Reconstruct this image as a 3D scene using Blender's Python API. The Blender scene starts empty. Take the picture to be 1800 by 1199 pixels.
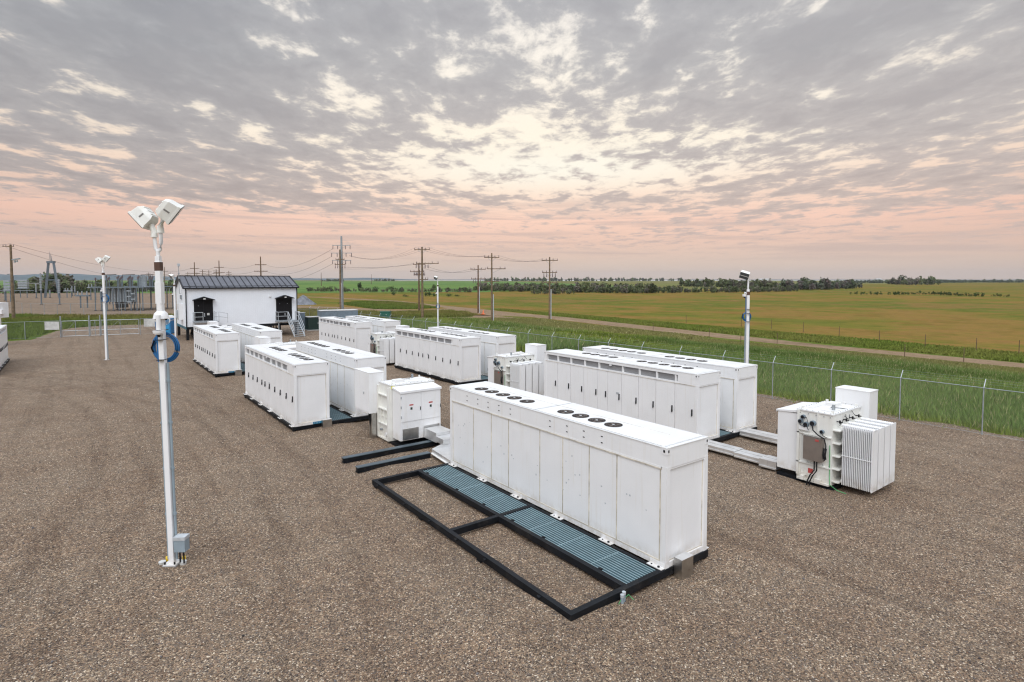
import bpy, bmesh, math, random
import numpy as np
from mathutils import Vector, Matrix
R = math.radians
random.seed(7); rng = np.random.default_rng(7)
scene = bpy.context.scene
COL = scene.collection
EXPO = 0.8
FW = 2 ** EXPO
G = 0.24                       # height of the container base above the gravel
YAW = R(37.0988); CY, SY = math.cos(YAW), math.sin(YAW)
PITCH = R(2.7551); FPX = 1005.84; CAMZ = 6.577 + G
E1 = Vector((CY, -SY, 0)); E2 = Vector((SY, CY, 0)); UP = Vector((0, 0, 1))   # right, forward

def at(px, py, z=0.0):
    """ground position of a point measured in the survey photo"""
    a = (px - 900) / FPX; b = (539.56 - py) / FPX
    fw = math.cos(PITCH) + b * math.sin(PITCH); u = -math.sin(PITCH) + b * math.cos(PITCH)
    t = (z - CAMZ) / u
    p = E1 * (a * t) + E2 * (fw * t)
    return Vector((p.x, p.y, z))
def lat(px, d, z):
    p = E1 * ((px - 900) / FPX * d) + E2 * d
    return Vector((p.x, p.y, z))

# ------------------------------------------------------------------ materials
def S(r, g, b):
    f = lambda c: (c / 255 / 12.92) if c / 255 <= .04045 else ((c / 255 + .055) / 1.055) ** 2.4
    return (f(r), f(g), f(b), 1)
class NT:
    def __init__(s, tree): s.t = tree; s.n = tree.nodes; s.l = tree.links
    def add(s, typ, **kw):
        n = s.n.new(typ)
        for k, v in kw.items():
            if k.startswith('i_'):
                key = k[2:]; key = int(key) if key.isdigit() else key.replace('_', ' ')
                if isinstance(v, bpy.types.NodeSocket): s.l.new(v, n.inputs[key])
                else: n.inputs[key].default_value = v
            else: setattr(n, k, v)
        return n
    def math(s, op, a, b=0.0, c=0.0, clamp=False):
        n = s.n.new('ShaderNodeMath'); n.operation = op; n.use_clamp = clamp
        for i, v in enumerate((a, b, c)):
            if isinstance(v, bpy.types.NodeSocket): s.l.new(v, n.inputs[i])
            else: n.inputs[i].default_value = v
        return n.outputs[0]
    def mix(s, f, a, b, blend='MIX'):
        n = s.n.new('ShaderNodeMix'); n.data_type = 'RGBA'; n.blend_type = blend
        for i, v in ((0, f), (6, a), (7, b)):
            if isinstance(v, bpy.types.NodeSocket): s.l.new(v, n.inputs[i])
            else: n.inputs[i].default_value = v if i == 0 else (tuple(v) + (1,))[:4]
        return n.outputs[2]
    def ramp(s, f, pts, interp='LINEAR'):
        n = s.n.new('ShaderNodeValToRGB'); n.color_ramp.interpolation = interp
        e = n.color_ramp.elements
        e[0].position, e[0].color = pts[0][0], (tuple(pts[0][1]) + (1,))[:4]
        e[1].position, e[1].color = pts[-1][0], (tuple(pts[-1][1]) + (1,))[:4]
        for p, c in pts[1:-1]:
            k = e.new(p); k.color = (tuple(c) + (1,))[:4]
        s.l.new(f, n.inputs[0]); return n.outputs[0]
    def smooth(s, v, lo, hi, a=0.0, b=1.0):
        n = s.n.new('ShaderNodeMapRange'); n.interpolation_type = 'SMOOTHSTEP'
        for i, x in enumerate((v, lo, hi, a, b)):
            if isinstance(x, bpy.types.NodeSocket): s.l.new(x, n.inputs[i])
            else: n.inputs[i].default_value = x
        return n.outputs[0]
def newmat(name):
    m = bpy.data.materials.new(name); m.use_nodes = True
    t = NT(m.node_tree); b = m.node_tree.nodes['Principled BSDF']
    return m, t, b
MATS = {}
def mat(name, col, rough=.5, metal=0., var=.12, scale=3., bump=0., bscale=40., spec=.5, streak=0.):
    if name in MATS: return MATS[name]
    m, t, b = newmat(name)
    tc = t.add('ShaderNodeTexCoord')
    no = t.add('ShaderNodeTexNoise', i_Vector=tc.outputs['Object'], i_Scale=scale, i_Detail=5., i_Roughness=.6)
    c = tuple(col)[:3]
    dk = tuple(x * (1 - var * 1.2) for x in c); lt = tuple(min(1, x * (1 + var)) for x in c)
    o = t.mix(t.smooth(no.outputs[0], .3, .7), dk, lt)
    if streak:
        mp = t.add('ShaderNodeMapping', i_Vector=tc.outputs['Object']); mp.inputs['Scale'].default_value = (7, 7, .35)
        n2 = t.add('ShaderNodeTexNoise', i_Vector=mp.outputs[0], i_Scale=1.6, i_Detail=4.)
        f = t.math('MULTIPLY', t.smooth(n2.outputs[0], .54, .78), streak)
        o = t.mix(f, o, tuple(x * y for x, y in zip(c, (.80, .74, .62))))
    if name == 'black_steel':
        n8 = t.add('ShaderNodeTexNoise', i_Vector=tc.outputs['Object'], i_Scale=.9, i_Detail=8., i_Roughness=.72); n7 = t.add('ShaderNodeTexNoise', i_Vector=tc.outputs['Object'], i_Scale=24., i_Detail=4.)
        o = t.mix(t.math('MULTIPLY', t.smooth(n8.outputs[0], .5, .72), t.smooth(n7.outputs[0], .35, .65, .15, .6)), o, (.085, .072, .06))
    if name in ('white_paint', 'cream_paint'):
        sz = t.add('ShaderNodeSeparateXYZ', i_0=tc.outputs['Object']); n9 = t.add('ShaderNodeTexNoise', i_Vector=tc.outputs['Object'], i_Scale=5., i_Detail=6., i_Roughness=.7)
        fz = t.math('MULTIPLY', t.smooth(sz.outputs[2], .05, .42, .75, 0), t.smooth(n9.outputs[0], .3, .75)); o = t.mix(fz, o, (.52, .46, .38))
    t.l.new(o, b.inputs['Base Color'])
    rr = t.math('MULTIPLY_ADD', no.outputs[0], .25, rough - .12, clamp=True)
    t.l.new(rr, b.inputs['Roughness'])
    b.inputs['Metallic'].default_value = metal; b.inputs['Specular IOR Level'].default_value = spec
    if bump:
        n3 = t.add('ShaderNodeTexNoise', i_Vector=tc.outputs['Object'], i_Scale=bscale, i_Detail=4.)
        bp = t.add('ShaderNodeBump', i_Strength=bump, i_Distance=.02, i_Height=n3.outputs[0])
        t.l.new(bp.outputs[0], b.inputs['Normal'])
    MATS[name] = m; return m
WHITE = mat('white_paint', (.79, .79, .79), .45, var=.02, scale=1.2, streak=.28)
ROOFW = mat('white_roof_paint', (.725, .72, .705), .5, var=.03, scale=1.1, streak=0)
CREAM = mat('cream_paint', (.765, .76, .715), .45, var=.03, streak=.4)
SEAL = mat('grimy_sealant', (.56, .51, .42), .8, var=.3, scale=2.5)
SEALD = mat('dark_seam', (.20, .19, .18), .8, var=.3)
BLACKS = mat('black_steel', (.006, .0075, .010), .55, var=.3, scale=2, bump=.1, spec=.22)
TEAL = mat('teal_grating_base', (.036, .074, .088), .5, var=.15, scale=4, spec=.3)
TEALB = mat('teal_grating_bar', (.34, .46, .49), .45, var=.1)
DARK = mat('dark_plastic', (.012, .012, .014), .5, spec=.25)
FANM = mat('fan_brown_black', (.035, .025, .025), .45)
HANDLE = mat('handle_black', (.02, .02, .025), .4)
VENT = mat('vent_mesh_grey', (.34, .33, .335), .6, var=.12, scale=30)
STEEL = mat('stainless_steel', (.55, .54, .52), .32, 1., var=.12, scale=3, bump=.05, bscale=8)
ALU = mat('brushed_aluminium', (.78, .78, .77), .38, .75, var=.08, scale=2)
GALV = mat('galvanised_steel', (.36, .39, .41), .5, .5, var=.15, scale=6)
GALVL = mat('light_galvanised', (.52, .55, .57), .5, .3, var=.12, scale=6)
CONDUIT = mat('grey_conduit', (.26, .32, .36), .5, var=.08)
BROWN = mat('bronze_box', (.20, .165, .14), .45, .2, var=.1)
RED = mat('red_label', (.45, .07, .06), .5)
YELLOW = mat('yellow_plastic', (.75, .5, .03), .5)
BLUE = mat('blue_hose', (.015, .13, .33), .4)
TOILETB = mat('blue_plastic', (.02, .19, .45), .45)
BLACKM = mat('black_metal_roof', (.014, .015, .019), .5, .0, var=.15, scale=1, spec=.3)
ROOFG = mat('charcoal_roof_sheet', (.125, .128, .145), .5, .1, var=.12, scale=1, spec=.3)
DOORB = mat('black_door', (.009, .008, .009), .6, spec=.2)
EWALL = mat('pale_blue_white_wall', (.82, .85, .89), .5, var=.015, scale=1, streak=.05)
WOOD = mat('weathered_pole_wood', (.18, .125, .075), .85, var=.3, scale=2)
WOODD = mat('dark_pole_wood', (.14, .085, .05), .85, var=.3, scale=2)
WIRE = mat('wire_grey', (.10, .09, .09), .6)
INSUL = mat('insulator_grey', (.16, .12, .12), .4)
SUBST = mat('substation_steel', (.15, .18, .205), .5, .3, var=.15)
SUBLT = mat('substation_porcelain', (.27, .30, .32), .45, var=.15)
SUBD = mat('substation_dark', (.09, .08, .08), .6)
GREENBOX = mat('dark_green_paint', (.012, .035, .028), .4)
GREENBIN = mat('green_bin_paint', (.01, .10, .07), .45)
GREYBOX = mat('grey_box_paint', (.16, .21, .25), .5)
LTYEL = mat('yellow_label', (.75, .7, .08), .5)
ORANGE = mat('orange_cone', (.75, .2, .08), .5)
LENS = mat('lamp_glass', (.10, .11, .12), .15, .3)
CONC = mat('pale_concrete', (.52, .52, .50), .8)
BUSHST = mat('bush_stem', (.09, .07, .05), .9)

def foliage_mat(name, tr=.25, nb=.7):
    m, t, b = newmat(name)
    at_ = t.add('ShaderNodeAttribute', attribute_name='tint')
    t.l.new(at_.outputs['Color'], b.inputs['Base Color'])
    b.inputs['Roughness'].default_value = .8; b.inputs['Specular IOR Level'].default_value = .05
    ge = t.add('ShaderNodeNewGeometry'); ad = t.add('ShaderNodeVectorMath', operation='MULTIPLY_ADD'); t.l.new(ge.outputs['Normal'], ad.inputs[0]); ad.inputs[1].default_value = (nb, nb, nb); ad.inputs[2].default_value = (0, 0, 1)
    nn = t.add('ShaderNodeVectorMath', operation='NORMALIZE'); t.l.new(ad.outputs[0], nn.inputs[0]); t.l.new(nn.outputs[0], b.inputs['Normal'])
    tl = t.add('ShaderNodeBsdfTranslucent'); t.l.new(at_.outputs['Color'], tl.inputs[0])
    mx = t.add('ShaderNodeMixShader', i_0=tr); t.l.new(b.outputs[0], mx.inputs[1]); t.l.new(tl.outputs[0], mx.inputs[2])
    t.l.new(mx.outputs[0], m.node_tree.nodes['Material Output'].inputs[0])
    return m
LEAF = foliage_mat('leaf_foliage', .3, .9); GRASSM = foliage_mat('grass_blades', .15, .35)

TRACKS = [(-42, 30, 43.5), (-42, 24, 47.6), (-70, 2, 84.5), (3, 62, 17.)]   # centre x, y and radius of old wheel tracks
def gravel_mat():
    m, t, b = newmat('gravel')
    tc = t.add('ShaderNodeTexCoord'); P = tc.outputs['Object']
    dis = t.add('ShaderNodeTexNoise', i_Vector=P, i_Scale=30., i_Detail=1.)
    va = t.add('ShaderNodeVectorMath', operation='MULTIPLY_ADD'); t.l.new(dis.outputs[1], va.inputs[0]); va.inputs[1].default_value = (.02, .02, 0); t.l.new(P, va.inputs[2])
    v = t.add('ShaderNodeTexVoronoi', i_Vector=va.outputs[0], i_Scale=40.)
    vb = t.add('ShaderNodeTexVoronoi', i_Vector=P, i_Scale=75.)
    sep = t.add('ShaderNodeSeparateColor', i_0=v.outputs['Color'])
    sb = t.add('ShaderNodeSeparateColor', i_0=vb.outputs['Color'])
    stops = [(0, S(36, 33, 34)), (.16, S(72, 64, 60)), (.32, S(104, 92, 80)), (.46, S(132, 114, 95)), (.58, S(94, 91, 92)), (.7, S(150, 130, 107)),
             (.8, S(122, 96, 80)), (.9, S(172, 153, 130)), (.97, S(200, 184, 162)), (1, S(232, 222, 206))]
    c = t.ramp(sep.outputs[0], stops)
    c2 = t.ramp(sb.outputs[0], stops)
    c = t.mix(.3, c, c2)
    big = t.add('ShaderNodeTexNoise', i_Vector=P, i_Scale=.35, i_Detail=6., i_Roughness=.65)
    med = t.add('ShaderNodeTexNoise', i_Vector=P, i_Scale=2.6, i_Detail=6., i_Roughness=.7)
    mp = t.add('ShaderNodeMapping', i_Vector=P); mp.inputs['Scale'].default_value = (1.3, .05, 1); mp.inputs['Rotation'].default_value = (0, 0, R(7))
    trk = t.add('ShaderNodeTexNoise', i_Vector=mp.outputs[0], i_Scale=1., i_Detail=3., i_Roughness=.6)
    c = t.mix(t.smooth(big.outputs[0], .38, .64, 0, .45), c, t.mix(1, c, (.78, .70, .66), 'MULTIPLY'))
    c = t.mix(t.smooth(med.outputs[0], .38, .66, 0, .55), c, t.mix(1, c, (1.28, 1.24, 1.18), 'MULTIPLY'))
    c = t.mix(t.smooth(trk.outputs[0], .53, .60, 0, .5), c, t.mix(1, c, (.76, .74, .73), 'MULTIPLY'))
    mp2 = t.add('ShaderNodeMapping', i_Vector=P); mp2.inputs['Scale'].default_value = (.09, 1.6, 1); mp2.inputs['Rotation'].default_value = (0, 0, R(-24))
    trk2 = t.add('ShaderNodeTexNoise', i_Vector=mp2.outputs[0], i_Scale=1., i_Detail=4., i_Roughness=.65, i_Distortion=.3)
    c = t.mix(t.smooth(trk2.outputs[0], .55, .63, 0, .38), c, t.mix(1, c, (1.25, 1.22, 1.18), 'MULTIPLY'))
    s3 = t.add('ShaderNodeSeparateXYZ', i_0=P); wob = t.math('MULTIPLY', t.math('SUBTRACT', big.outputs[0], .5), 1.0)
    tot = None
    for (cx, cy, rr) in TRACKS:
        dx = t.math('SUBTRACT', s3.outputs[0], cx); dy = t.math('SUBTRACT', s3.outputs[1], cy)
        dd = t.math('SUBTRACT', t.math('SQRT', t.math('ADD', t.math('MULTIPLY', dx, dx), t.math('MULTIPLY', dy, dy))), rr)
        dd = t.math('ABSOLUTE', t.math('SUBTRACT', t.math('ABSOLUTE', t.math('ADD', dd, wob)), .85))
        k = t.smooth(dd, .30, .12); tot = k if tot is None else t.math('MAXIMUM', tot, k)
    tot = t.math('MULTIPLY', tot, t.smooth(med.outputs[0], .36, .62, .12, .46))
    c = t.mix(tot, c, t.mix(1, c, (.62, .60, .60), 'MULTIPLY'))
    c = t.mix(1, c, (1.03, 1.01, .975), 'MULTIPLY')
    t.l.new(c, b.inputs['Base Color']); b.inputs['Roughness'].default_value = .85; b.inputs['Specular IOR Level'].default_value = .12
    h = t.math('MULTIPLY_ADD', v.outputs['Distance'], -1.0, t.math('MULTIPLY', sep.outputs[1], .5))
    bp = t.add('ShaderNodeBump', i_Strength=.7, i_Distance=.022, i_Height=h)
    bp2 = t.add('ShaderNodeBump', i_Strength=.5, i_Distance=.12, i_Height=med.outputs[0], i_Normal=bp.outputs[0])
    t.l.new(bp2.outputs[0], b.inputs['Normal'])
    return m
GRAVEL = gravel_mat()
def ground_mat(name, cols, s1, s2, stretch=(1, 1, 1), rough=.9, bump=.4, fine=1.2):
    m, t, b = newmat(name)
    tc = t.add('ShaderNodeTexCoord')
    mp = t.add('ShaderNodeMapping', i_Vector=tc.outputs['Object']); mp.inputs['Scale'].default_value = stretch
    a = t.add('ShaderNodeTexNoise', i_Vector=mp.outputs[0], i_Scale=s1, i_Detail=7., i_Roughness=.62, i_Distortion=.4)
    q = t.add('ShaderNodeTexNoise', i_Vector=mp.outputs[0], i_Scale=s2, i_Detail=6., i_Roughness=.7)
    f = t.math('ADD', t.math('MULTIPLY', a.outputs[0], .68), t.math('MULTIPLY', q.outputs[0], .32))
    f = t.smooth(f, .36, .64)
    n = len(cols); c = t.ramp(f, [(i / (n - 1), k) for i, k in enumerate(cols)])
    z = t.add('ShaderNodeTexNoise', i_Vector=tc.outputs['Object'], i_Scale=fine, i_Detail=6., i_Roughness=.75)
    c = t.mix(t.smooth(z.outputs[0], .35, .65, 0, .5), c, t.mix(1, c, (1.35, 1.3, 1.2), 'MULTIPLY'))
    z2 = t.add('ShaderNodeTexNoise', i_Vector=tc.outputs['Object'], i_Scale=fine * .23, i_Detail=5., i_Roughness=.7)
    c = t.mix(t.smooth(z2.outputs[0], .47, .68, 0, .7), c, t.mix(1, c, (.66, .74, .55), 'MULTIPLY'))
    z3 = t.add('ShaderNodeTexNoise', i_Vector=mp.outputs[0], i_Scale=s2 * 3.1, i_Detail=5., i_Roughness=.7)
    c = t.mix(t.smooth(z3.outputs[0], .5, .7, 0, .55), c, t.mix(1, c, (1.05, .92, .98), 'MULTIPLY'))
    t.l.new(c, b.inputs['Base Color']); b.inputs['Roughness'].default_value = rough; b.inputs['Specular IOR Level'].default_value = .04
    if bump:
        bp = t.add('ShaderNodeBump', i_Strength=bump, i_Distance=.5, i_Height=z.outputs[0]); t.l.new(bp.outputs[0], b.inputs['Normal'])
    return m
MEADOW = ground_mat('meadow', [S(88, 94, 37), S(105, 98, 42), S(124, 97, 53), S(106, 97, 43), S(86, 94, 37), S(120, 95, 55), S(98, 97, 41)], .009, .05, (1, .6, 1), fine=.6)
VERGE = ground_mat('verge_green', [S(66, 84, 32), S(84, 100, 40), S(98, 104, 46), S(78, 94, 40)], .12, .5, fine=2.)
CROP = ground_mat('crop_field', [S(76, 104, 54), S(86, 112, 60), S(96, 118, 62), S(80, 106, 52)], .004, .02, (1, .3, 1), bump=.2, fine=.2)
FARG = ground_mat('far_plain', [S(84, 100, 56), S(112, 104, 64), S(98, 104, 58), S(122, 108, 70)], .0016, .006, bump=0, fine=.02)
ROADM = ground_mat('dirt_road', [S(118, 100, 82), S(136, 116, 95), S(126, 106, 86), S(142, 123, 102)], .25, 1.5, (1, .35, 1), bump=.25, fine=6.)
YARD2 = ground_mat('substation_gravel', [S(116, 101, 88), S(128, 111, 96), S(112, 98, 86)], .1, .7, bump=.2, fine=3.)
HILLM = mat('far_hill_green', (.05, .085, .095), .9, var=.2, scale=.002)
LAKEM = mat('pale_water', (.55, .6, .63), .25, var=.05, scale=.002)
PILEM = mat('grey_crushed_stone', (.16, .165, .18), .9, var=.3, scale=1.2, bump=.6, bscale=5)

def fence_mat():
    m, t, b = newmat('chain_link_wire')
    tc = t.add('ShaderNodeTexCoord'); sp = t.add('ShaderNodeSeparateXYZ', i_0=tc.outputs['Object'])
    h = t.math('ADD', sp.outputs[0], sp.outputs[1])
    def band(v): return t.math('LESS_THAN', t.math('FRACT', t.math('MULTIPLY', v, 1 / .075)), .045)
    w = t.math('MAXIMUM', band(t.math('ADD', h, sp.outputs[2])), band(t.math('SUBTRACT', h, sp.outputs[2])))
    tr = t.add('ShaderNodeBsdfTransparent'); mx = t.add('ShaderNodeMixShader', i_0=w)
    t.l.new(tr.outputs[0], mx.inputs[1]); t.l.new(b.outputs[0], mx.inputs[2])
    t.l.new(mx.outputs[0], m.node_tree.nodes['Material Output'].inputs[0])
    b.inputs['Base Color'].default_value = (.20, .22, .22, 1); b.inputs['Metallic'].default_value = .1; b.inputs['Roughness'].default_value = .5
    return m
CHAIN = fence_mat()

# ------------------------------------------------------------------ mesh builder
class MB:
    def __init__(s): s.v = []; s.f = []; s.mi = []; s.ms = []; s.sm = []
    def m(s, mt):
        if mt not in s.ms: s.ms.append(mt)
        return s.ms.index(mt)
    def raw(s, vs, fs, mt, smooth=False):
        k = len(s.v); s.v += [tuple(v) for v in vs]; i = s.m(mt)
        for f in fs: s.f.append([k + a for a in f]); s.mi.append(i); s.sm.append(smooth)
        return s
    def box(s, x0, x1, y0, y1, z0, z1, mt, M=None):
        vs = [Vector(p) for p in ((x0, y0, z0), (x1, y0, z0), (x1, y1, z0), (x0, y1, z0), (x0, y0, z1), (x1, y0, z1), (x1, y1, z1), (x0, y1, z1))]
        if M: vs = [M @ v for v in vs]
        return s.raw(vs, [(0, 3, 2, 1), (4, 5, 6, 7), (0, 1, 5, 4), (1, 2, 6, 5), (2, 3, 7, 6), (3, 0, 4, 7)], mt)
    def hexa(s, b, t, mt):       # bottom 4, top 4 points
        return s.raw(list(b) + list(t), [(0, 3, 2, 1), (4, 5, 6, 7), (0, 1, 5, 4), (1, 2, 6, 5), (2, 3, 7, 6), (3, 0, 4, 7)], mt)
    def tube(s, pts, r, mt, n=8, caps=True):
        pts = [Vector(p) for p in pts]; rs = r if isinstance(r, (list, tuple)) else [r] * len(pts)
        vs = []; fs = []
        for i, p in enumerate(pts):
            d = (pts[min(i + 1, len(pts) - 1)] - pts[max(i - 1, 0)]).normalized()
            a = d.cross(UP) if abs(d.z) < .95 else d.cross(Vector((1, 0, 0)))
            a.normalize(); c = d.cross(a)
            for k in range(n):
                w = 2 * math.pi * k / n; vs.append(p + (a * math.cos(w) + c * math.sin(w)) * rs[i])
        for i in range(len(pts) - 1):
            for k in range(n): fs.append((i * n + k, i * n + (k + 1) % n, (i + 1) * n + (k + 1) % n, (i + 1) * n + k))
        s.raw(vs, fs, mt, True)
        if caps:
            s.raw(vs[:n], [tuple(range(n))], mt); s.raw(vs[-n:], [tuple(range(n))[::-1]], mt)
        return s
    def bar(s, a, b, w, h, mt):
        a = Vector(a); b = Vector(b); d = (b - a); L = d.length; d.normalize()
        x = d.cross(UP) if abs(d.z) < .98 else Vector((1, 0, 0)); x.normalize(); y = x.cross(d)
        q = [(-w / 2, -h / 2), (w / 2, -h / 2), (w / 2, h / 2), (-w / 2, h / 2)]
        return s.hexa([a + x * i + y * j for i, j in q], [b + x * i + y * j for i, j in q], mt)
    def cyl(s, c, r, z0, z1, mt, n=20, r2=None):
        return s.tube([(c[0], c[1], z0), (c[0], c[1], z1)], [r, r if r2 is None else r2], mt, n)
    def disc_ring(s, c, r0, r1, z, mt, n=24):
        vs = []; fs = []
        for k in range(n):
            w = 2 * math.pi * k / n
            vs += [(c[0] + r0 * math.cos(w), c[1] + r0 * math.sin(w), z), (c[0] + r1 * math.cos(w), c[1] + r1 * math.sin(w), z)]
        for k in range(n):
            a = 2 * k; b = 2 * ((k + 1) % n); fs.append((a, a + 1, b + 1, b))
        return s.raw(vs, fs, mt)
    def build(s, name, parent=None, loc=None, bevel=0):
        me = bpy.data.meshes.new(name); me.from_pydata(s.v, [], s.f)
        for mt in s.ms: me.materials.append(mt)
        me.polygons.foreach_set('material_index', s.mi); me.polygons.foreach_set('use_smooth', s.sm)
        me.update()
        o = bpy.data.objects.new(name, me); COL.objects.link(o)
        if parent: o.parent = parent
        if loc is not None: o.location = loc
        if bevel:
            bv = o.modifiers.new('bevel', 'BEVEL'); bv.width = bevel; bv.segments = 2; bv.limit_method = 'ANGLE'
        return o
def tag(o, label=None, cat=None, group=None, kind=None):
    for k, v in (('label', label), ('category', cat), ('group', group), ('kind', kind)):
        if v: o[k] = v
    return o
def thing(name, label, cat, loc=(0, 0, 0), rz=0, group=None):
    o = bpy.data.objects.new(name, None); COL.objects.link(o); o.location = loc; o.rotation_euler = (0, 0, rz)
    o.empty_display_size = .3
    return tag(o, label, cat, group)
def copytree(o, parent=None):
    c = o.copy(); COL.objects.link(c); c.parent = parent
    for ch in [x for x in KIDS.get(o.name, [])]: copytree(bpy.data.objects[ch], c)
    return c
KIDS = {}
def index():
    KIDS.clear()
    for o in bpy.data.objects:
        if o.parent: KIDS.setdefault(o.parent.name, []).append(o.name)
def dup(root, loc, rz, label, group=None):
    index(); c = copytree(root); c.location = loc; c.rotation_euler = (0, 0, rz); c['label'] = label
    if group: c['group'] = group
    return c

def poly_sheet(name, pts, z, mt, jit=0., step=0., kind='structure', label=None):
    P = []
    n = len(pts)
    for i in range(n):
        a = Vector((pts[i][0], pts[i][1], 0)); b = Vector((pts[(i + 1) % n][0], pts[(i + 1) % n][1], 0))
        L = (b - a).length; k = max(1, int(L / step)) if step else 1
        nn = Vector((-(b - a).y, (b - a).x, 0)).normalized()
        for j in range(k):
            p = a.lerp(b, j / k)
            if j: p = p + nn * random.uniform(-jit, jit)
            P.append((p.x, p.y, z))
    bm = bmesh.new(); vs = [bm.verts.new(p) for p in P]; f = bm.faces.new(vs)
    bmesh.ops.triangulate(bm, faces=[f]); bmesh.ops.recalc_face_normals(bm, faces=bm.faces[:])
    me = bpy.data.meshes.new(name); bm.to_mesh(me); bm.free()
    if me.polygons and me.polygons[0].normal.z < 0: me.flip_normals()
    me.materials.append(mt); o = bpy.data.objects.new(name, me); COL.objects.link(o)
    o['kind'] = kind
    if label: o['label'] = label
    return o

# ------------------------------------------------------------------ ground
def disk(name, r, z, mt):
    rings = [0, 40, 120, 300, 800, 2000, 5000, r]; n = 96; vs = [(0, 0, z)]; fs = []
    for q in rings[1:]:
        for k in range(n): vs.append((q * math.cos(2 * math.pi * k / n), q * math.sin(2 * math.pi * k / n), z))
    for k in range(n): fs.append((0, 1 + k, 1 + (k + 1) % n))
    for i in range(len(rings) - 2):
        for k in range(n):
            a = 1 + i * n; b = a + n; fs.append((a + k, b + k, b + (k + 1) % n, a + (k + 1) % n))
    me = bpy.data.meshes.new(name); me.from_pydata(vs, [], fs); me.materials.append(mt)
    o = bpy.data.objects.new(name, me); COL.objects.link(o); o['kind'] = 'structure'; return o
disk('ground', 8500, -.12, FARG)

def gz(x, y):
    z = .02 * math.sin(x * 1.3 + .7 * math.sin(y * .9)) * math.sin(y * 1.1 + 2) + .015 * math.sin(x * 3.1 + y * 2.3)
    z += .12 * math.exp(-((x - 7.6) ** 2 + (y - 8.3) ** 2) / 1.6)
    z += .07 * math.exp(-((x - 8.9) ** 2 / 1.2 + (y - 26) ** 2 / .8))
    z += .05 * math.exp(-((x - 9.0) ** 2 / 4 + (y - 18.6) ** 2 / 1.5))
    z += .10 * math.exp(-((x - 12.6) ** 2 / .5 + (y - 9) ** 2 / 4))
    return z
def grid_sheet(name, x0, x1, y0, y1, st, mt, zf):
    nx = int((x1 - x0) / st) + 1; ny = int((y1 - y0) / st) + 1
    vs = [(x0 + i * st, y0 + j * st, zf(x0 + i * st, y0 + j * st)) for j in range(ny) for i in range(nx)]
    fs = [(j * nx + i, j * nx + i + 1, (j + 1) * nx + i + 1, (j + 1) * nx + i) for j in range(ny - 1) for i in range(nx - 1)]
    me = bpy.data.meshes.new(name); me.from_pydata(vs, [], fs); me.materials.append(mt)
    me.polygons.foreach_set('use_smooth', [True] * len(fs))
    o = bpy.data.objects.new(name, me); COL.objects.link(o); o['kind'] = 'structure'; return o
def yard_z(x, y):
    e = 32.25 + .18 * math.sin(y * .7) + .12 * math.sin(y * 2.3 + 1) + .3 * math.sin(y * .13)
    z = gz(x, y)
    if x > e: z -= min(.25, (x - e) * .6)
    return z
grid_sheet('gravel_yard', -26, 33.25, -6, 84, .25, GRAVEL, yard_z)
poly_sheet('gravel_apron', [(-4.6, 83.9), (-2.7, 96.5), (-1.1, 101.4), (3.1, 103.9), (9.3, 102.2), (14, 102.9), (27, 100), (31.6, 94.5), (32.4, 83.9)], -.02, GRAVEL, .25, 1.)
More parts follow.
